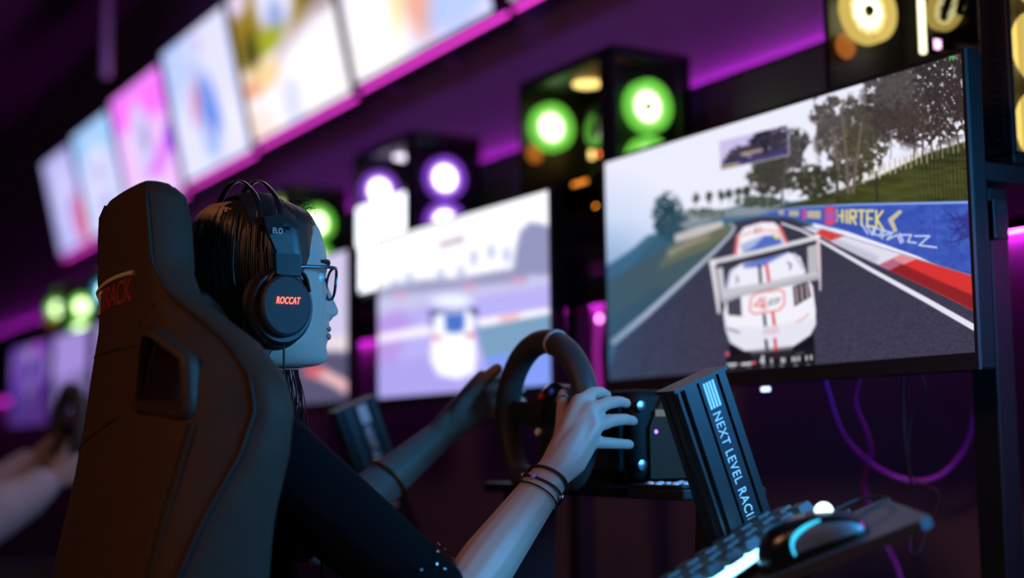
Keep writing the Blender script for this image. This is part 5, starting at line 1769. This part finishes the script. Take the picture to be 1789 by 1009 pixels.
# two steel bands over the head and the padded strap
for i, (pa, pb) in enumerate((([(462, 380), (452, 358), (441, 337), (421, 318)], None), ([(491, 374), (486, 356), (477, 338), (460, 319)], None))):
    left = [at(*pa[0], 1, 1.713), at(*pa[1], 1, 1.718), at(*pa[2], 1, 1.735), at(*pa[3], 1, 1.775)]
    x_ = np.mean([p[0] for p in left])
    left = [V(x_, p[1], p[2]) for p in left]
    topp = V(x_, HY, left[-1][2] + .006)
    right = [V(x_, 2 * HY - p[1], p[2]) for p in left[::-1]]
    obj('steel_band', MB().tube(catmull(left + [topp] + right, 8), .0042, 8, flat=.35, upv=(1, 0, 0)), M_BLKG, hs)
st_ = []
for y_ in np.linspace(1.722, 2 * HY - 1.722, 25):
    q = (y_ - HY) / .088
    zt = 1.213 - .050 * abs(q) ** 2.4
    st_.append((y_, zt))
vs, n = [], len(st_)
for y_, zt in st_:
    for x_, dz in ((.640, -.002), (.652, .003), (.672, .0055), (.694, .004), (.706, -.003), (.694, -.002), (.672, .000), (.652, -.002)):
        vs.append((x_ - .008, y_, zt + dz))
obj('padded_strap', MB().add(vs, [(i * 8 + k, i * 8 + (k + 1) % 8, (i + 1) * 8 + (k + 1) % 8, (i + 1) * 8 + k) for i in range(n - 1) for k in range(8)] + [tuple(range(8)), tuple(range((n - 1) * 8, n * 8))]), M_PAD, hs, 60)
a0, a1 = at(483, 531, 1, 1.6885), at(525, 530, 1, 1.6885)
text_obj('lit_emblem', 'ROCCAT', emat('red_white_led', (1.0, 0.16, 0.10), 2.6), hs, V(a0[0], 1.6885, a0[2] + .001), (1, 0, 0), (0, 0, 1), a1[0] - a0[0], .0088, .0005, shear=0.25, spacing=1.05)
a0, a1 = at(477, 407, 1, 1.6972), at(494, 407, 1, 1.6972)
text_obj('model_word', 'ELO', mat('pale_print', (.6, .65, .7), .5), hs, V(a0[0], 1.6972, a0[2]), (1, 0, 0), (0, .05, 1), a1[0] - a0[0], .0072, .0004)
lead = catmull([at(495, 588, 1, 1.715), V(.668, 1.70, .98), V(.66, 1.68, .90), V(.70, 1.665, .80), V(.72, 1.70, .62)], 8)
obj('microphone_lead', MB().tube(lead, .0016, 6), M_CORD, hs)

# ------------------------------------------------------------------ glasses and ring
gl = thing('glasses', (0.78, HY, EYE_Z), 'dark framed glasses on the face of the woman', 'glasses')
M_GFR = mat('dark_acetate', (.03, .035, .045), .22)
GX = fx(563, 490) + .004
zc = fz(575, 500)
for s in (-1, 1):
    ycn = HY + s * .031
    def lens_pt(w, k=1.0):
        c, q = math.cos(w), math.sin(w)
        y = .0255 * math.copysign(abs(c) ** .75, c) * k
        z = .0215 * math.copysign(abs(q) ** .8, q) * k
        return V(GX - 2.6 * abs(y * s + .031) ** 2 + z * .10, ycn + y, zc + z)
    W_ = np.linspace(0, 2 * math.pi, 41)[:-1]
    obj('rim', MB().tube([lens_pt(w) for w in W_], .0019, 8, closed=True), M_GFR, gl)
    obj('lens', MB().prism([lens_pt(w, .97) for w in W_], (.0012, 0, 0)), glass_mat('clear_lens', (.93, .95, .97)), gl, 0)
    hz = zc + .0165
    tp_ = [lens_pt(0.75 if s > 0 else math.pi - .75), V(GX - .016, HY + s * .066, hz + .001), V(GX - .04, HY + s * .074, hz), V(.70, HY + s * .0785, hz - .002), V(.668, HY + s * .079, hz - .012)]
    obj('temple_arm', MB().tube(catmull(tp_, 6), .0022, 8, flat=.6), M_GFR, gl)
obj('bridge', MB().tube(catmull([V(GX - .002, HY - .008, zc + .006), V(GX + .001, HY, zc + .010), V(GX - .002, HY + .008, zc + .006)], 6), .0018, 8), M_GFR, gl)
rc_ = px(578, 555)
tag(obj('nose_ring', MB().tube([rc_ + V(.0035 * math.sin(w) * .8, .0042 * math.cos(w), .0045 * math.sin(w)) for w in np.linspace(0, 2 * math.pi, 25)[:-1]], .0008, 8, closed=True), M_SILV), 'small silver ring in the nose of the woman', 'ring')


def band(name, c, ax, R, r, m, label, cat, wob=0.0, beads=None):
    ax = np.asarray(ax, float) / np.linalg.norm(ax)
    a = np.cross(ax, V(0, 0, 1))
    a /= np.linalg.norm(a)
    b = np.cross(ax, a)
    pts = [c + (a * math.cos(w) + b * math.sin(w)) * R + ax * wob * math.sin(2 * w + 1) for w in np.linspace(0, 2 * math.pi, 33)[:-1]]
    if beads is None:
        return tag(obj(name, MB().tube(pts, r, 8, closed=True), m), label, cat)
    t = thing(name, tuple(c), label, cat)
    obj('cord', MB().tube(pts, r, 8, closed=True), m, t)
    for k in beads:
        obj('bead', MB().ellipsoid(pts[k % 32], (.0042, .0042, .0042), 10, 6), M_SILV if k % 2 else mat('violet_bead', (.4, .25, .6), .3), t)
    return t


RW_, RE_ = px(962, 832, 1.632), V(.845, 1.585, .672)
rd = RW_ - RE_
band('bracelet', RE_ + rd * .965, rd + V(0, .02, 0), .0285, .0022, M_CORD, 'black cord bracelet nearest the right hand', 'bracelet', .002)
band('bracelet', RE_ + rd * .90, rd + V(0, -.03, .02), .0302, .0018, M_CORD, 'black cord bracelet with silver and violet beads on the right wrist', 'bracelet', .003, (3, 8, 9, 20, 21, 26))
band('bracelet', RE_ + rd * .83, rd, .032, .0013, M_CORD, 'thinnest black cord bracelet, farthest from the right hand', 'bracelet', .002)
LW_, LE_ = px(757, 770, 2.0), V(.842, 2.02, .735)
ld = LW_ - LE_
band('bracelet', LE_ + ld * .62, ld, .0355, .0024, M_GOLD, 'gold chain bracelet on the left forearm', 'bracelet', .002)
band('bracelet', LE_ + ld * .38, ld, .0395, .0014, M_CORD, 'violet beaded bracelet near the left elbow', 'bracelet', .001, range(0, 32, 2))
tb = px(984, 700, 1.708)
band('finger_ring', tb, px(984, 688, 1.716) - px(984, 712, 1.700), .0105, .0014, M_SILV, 'silver ring on the thumb that rests on the wheel', 'ring')
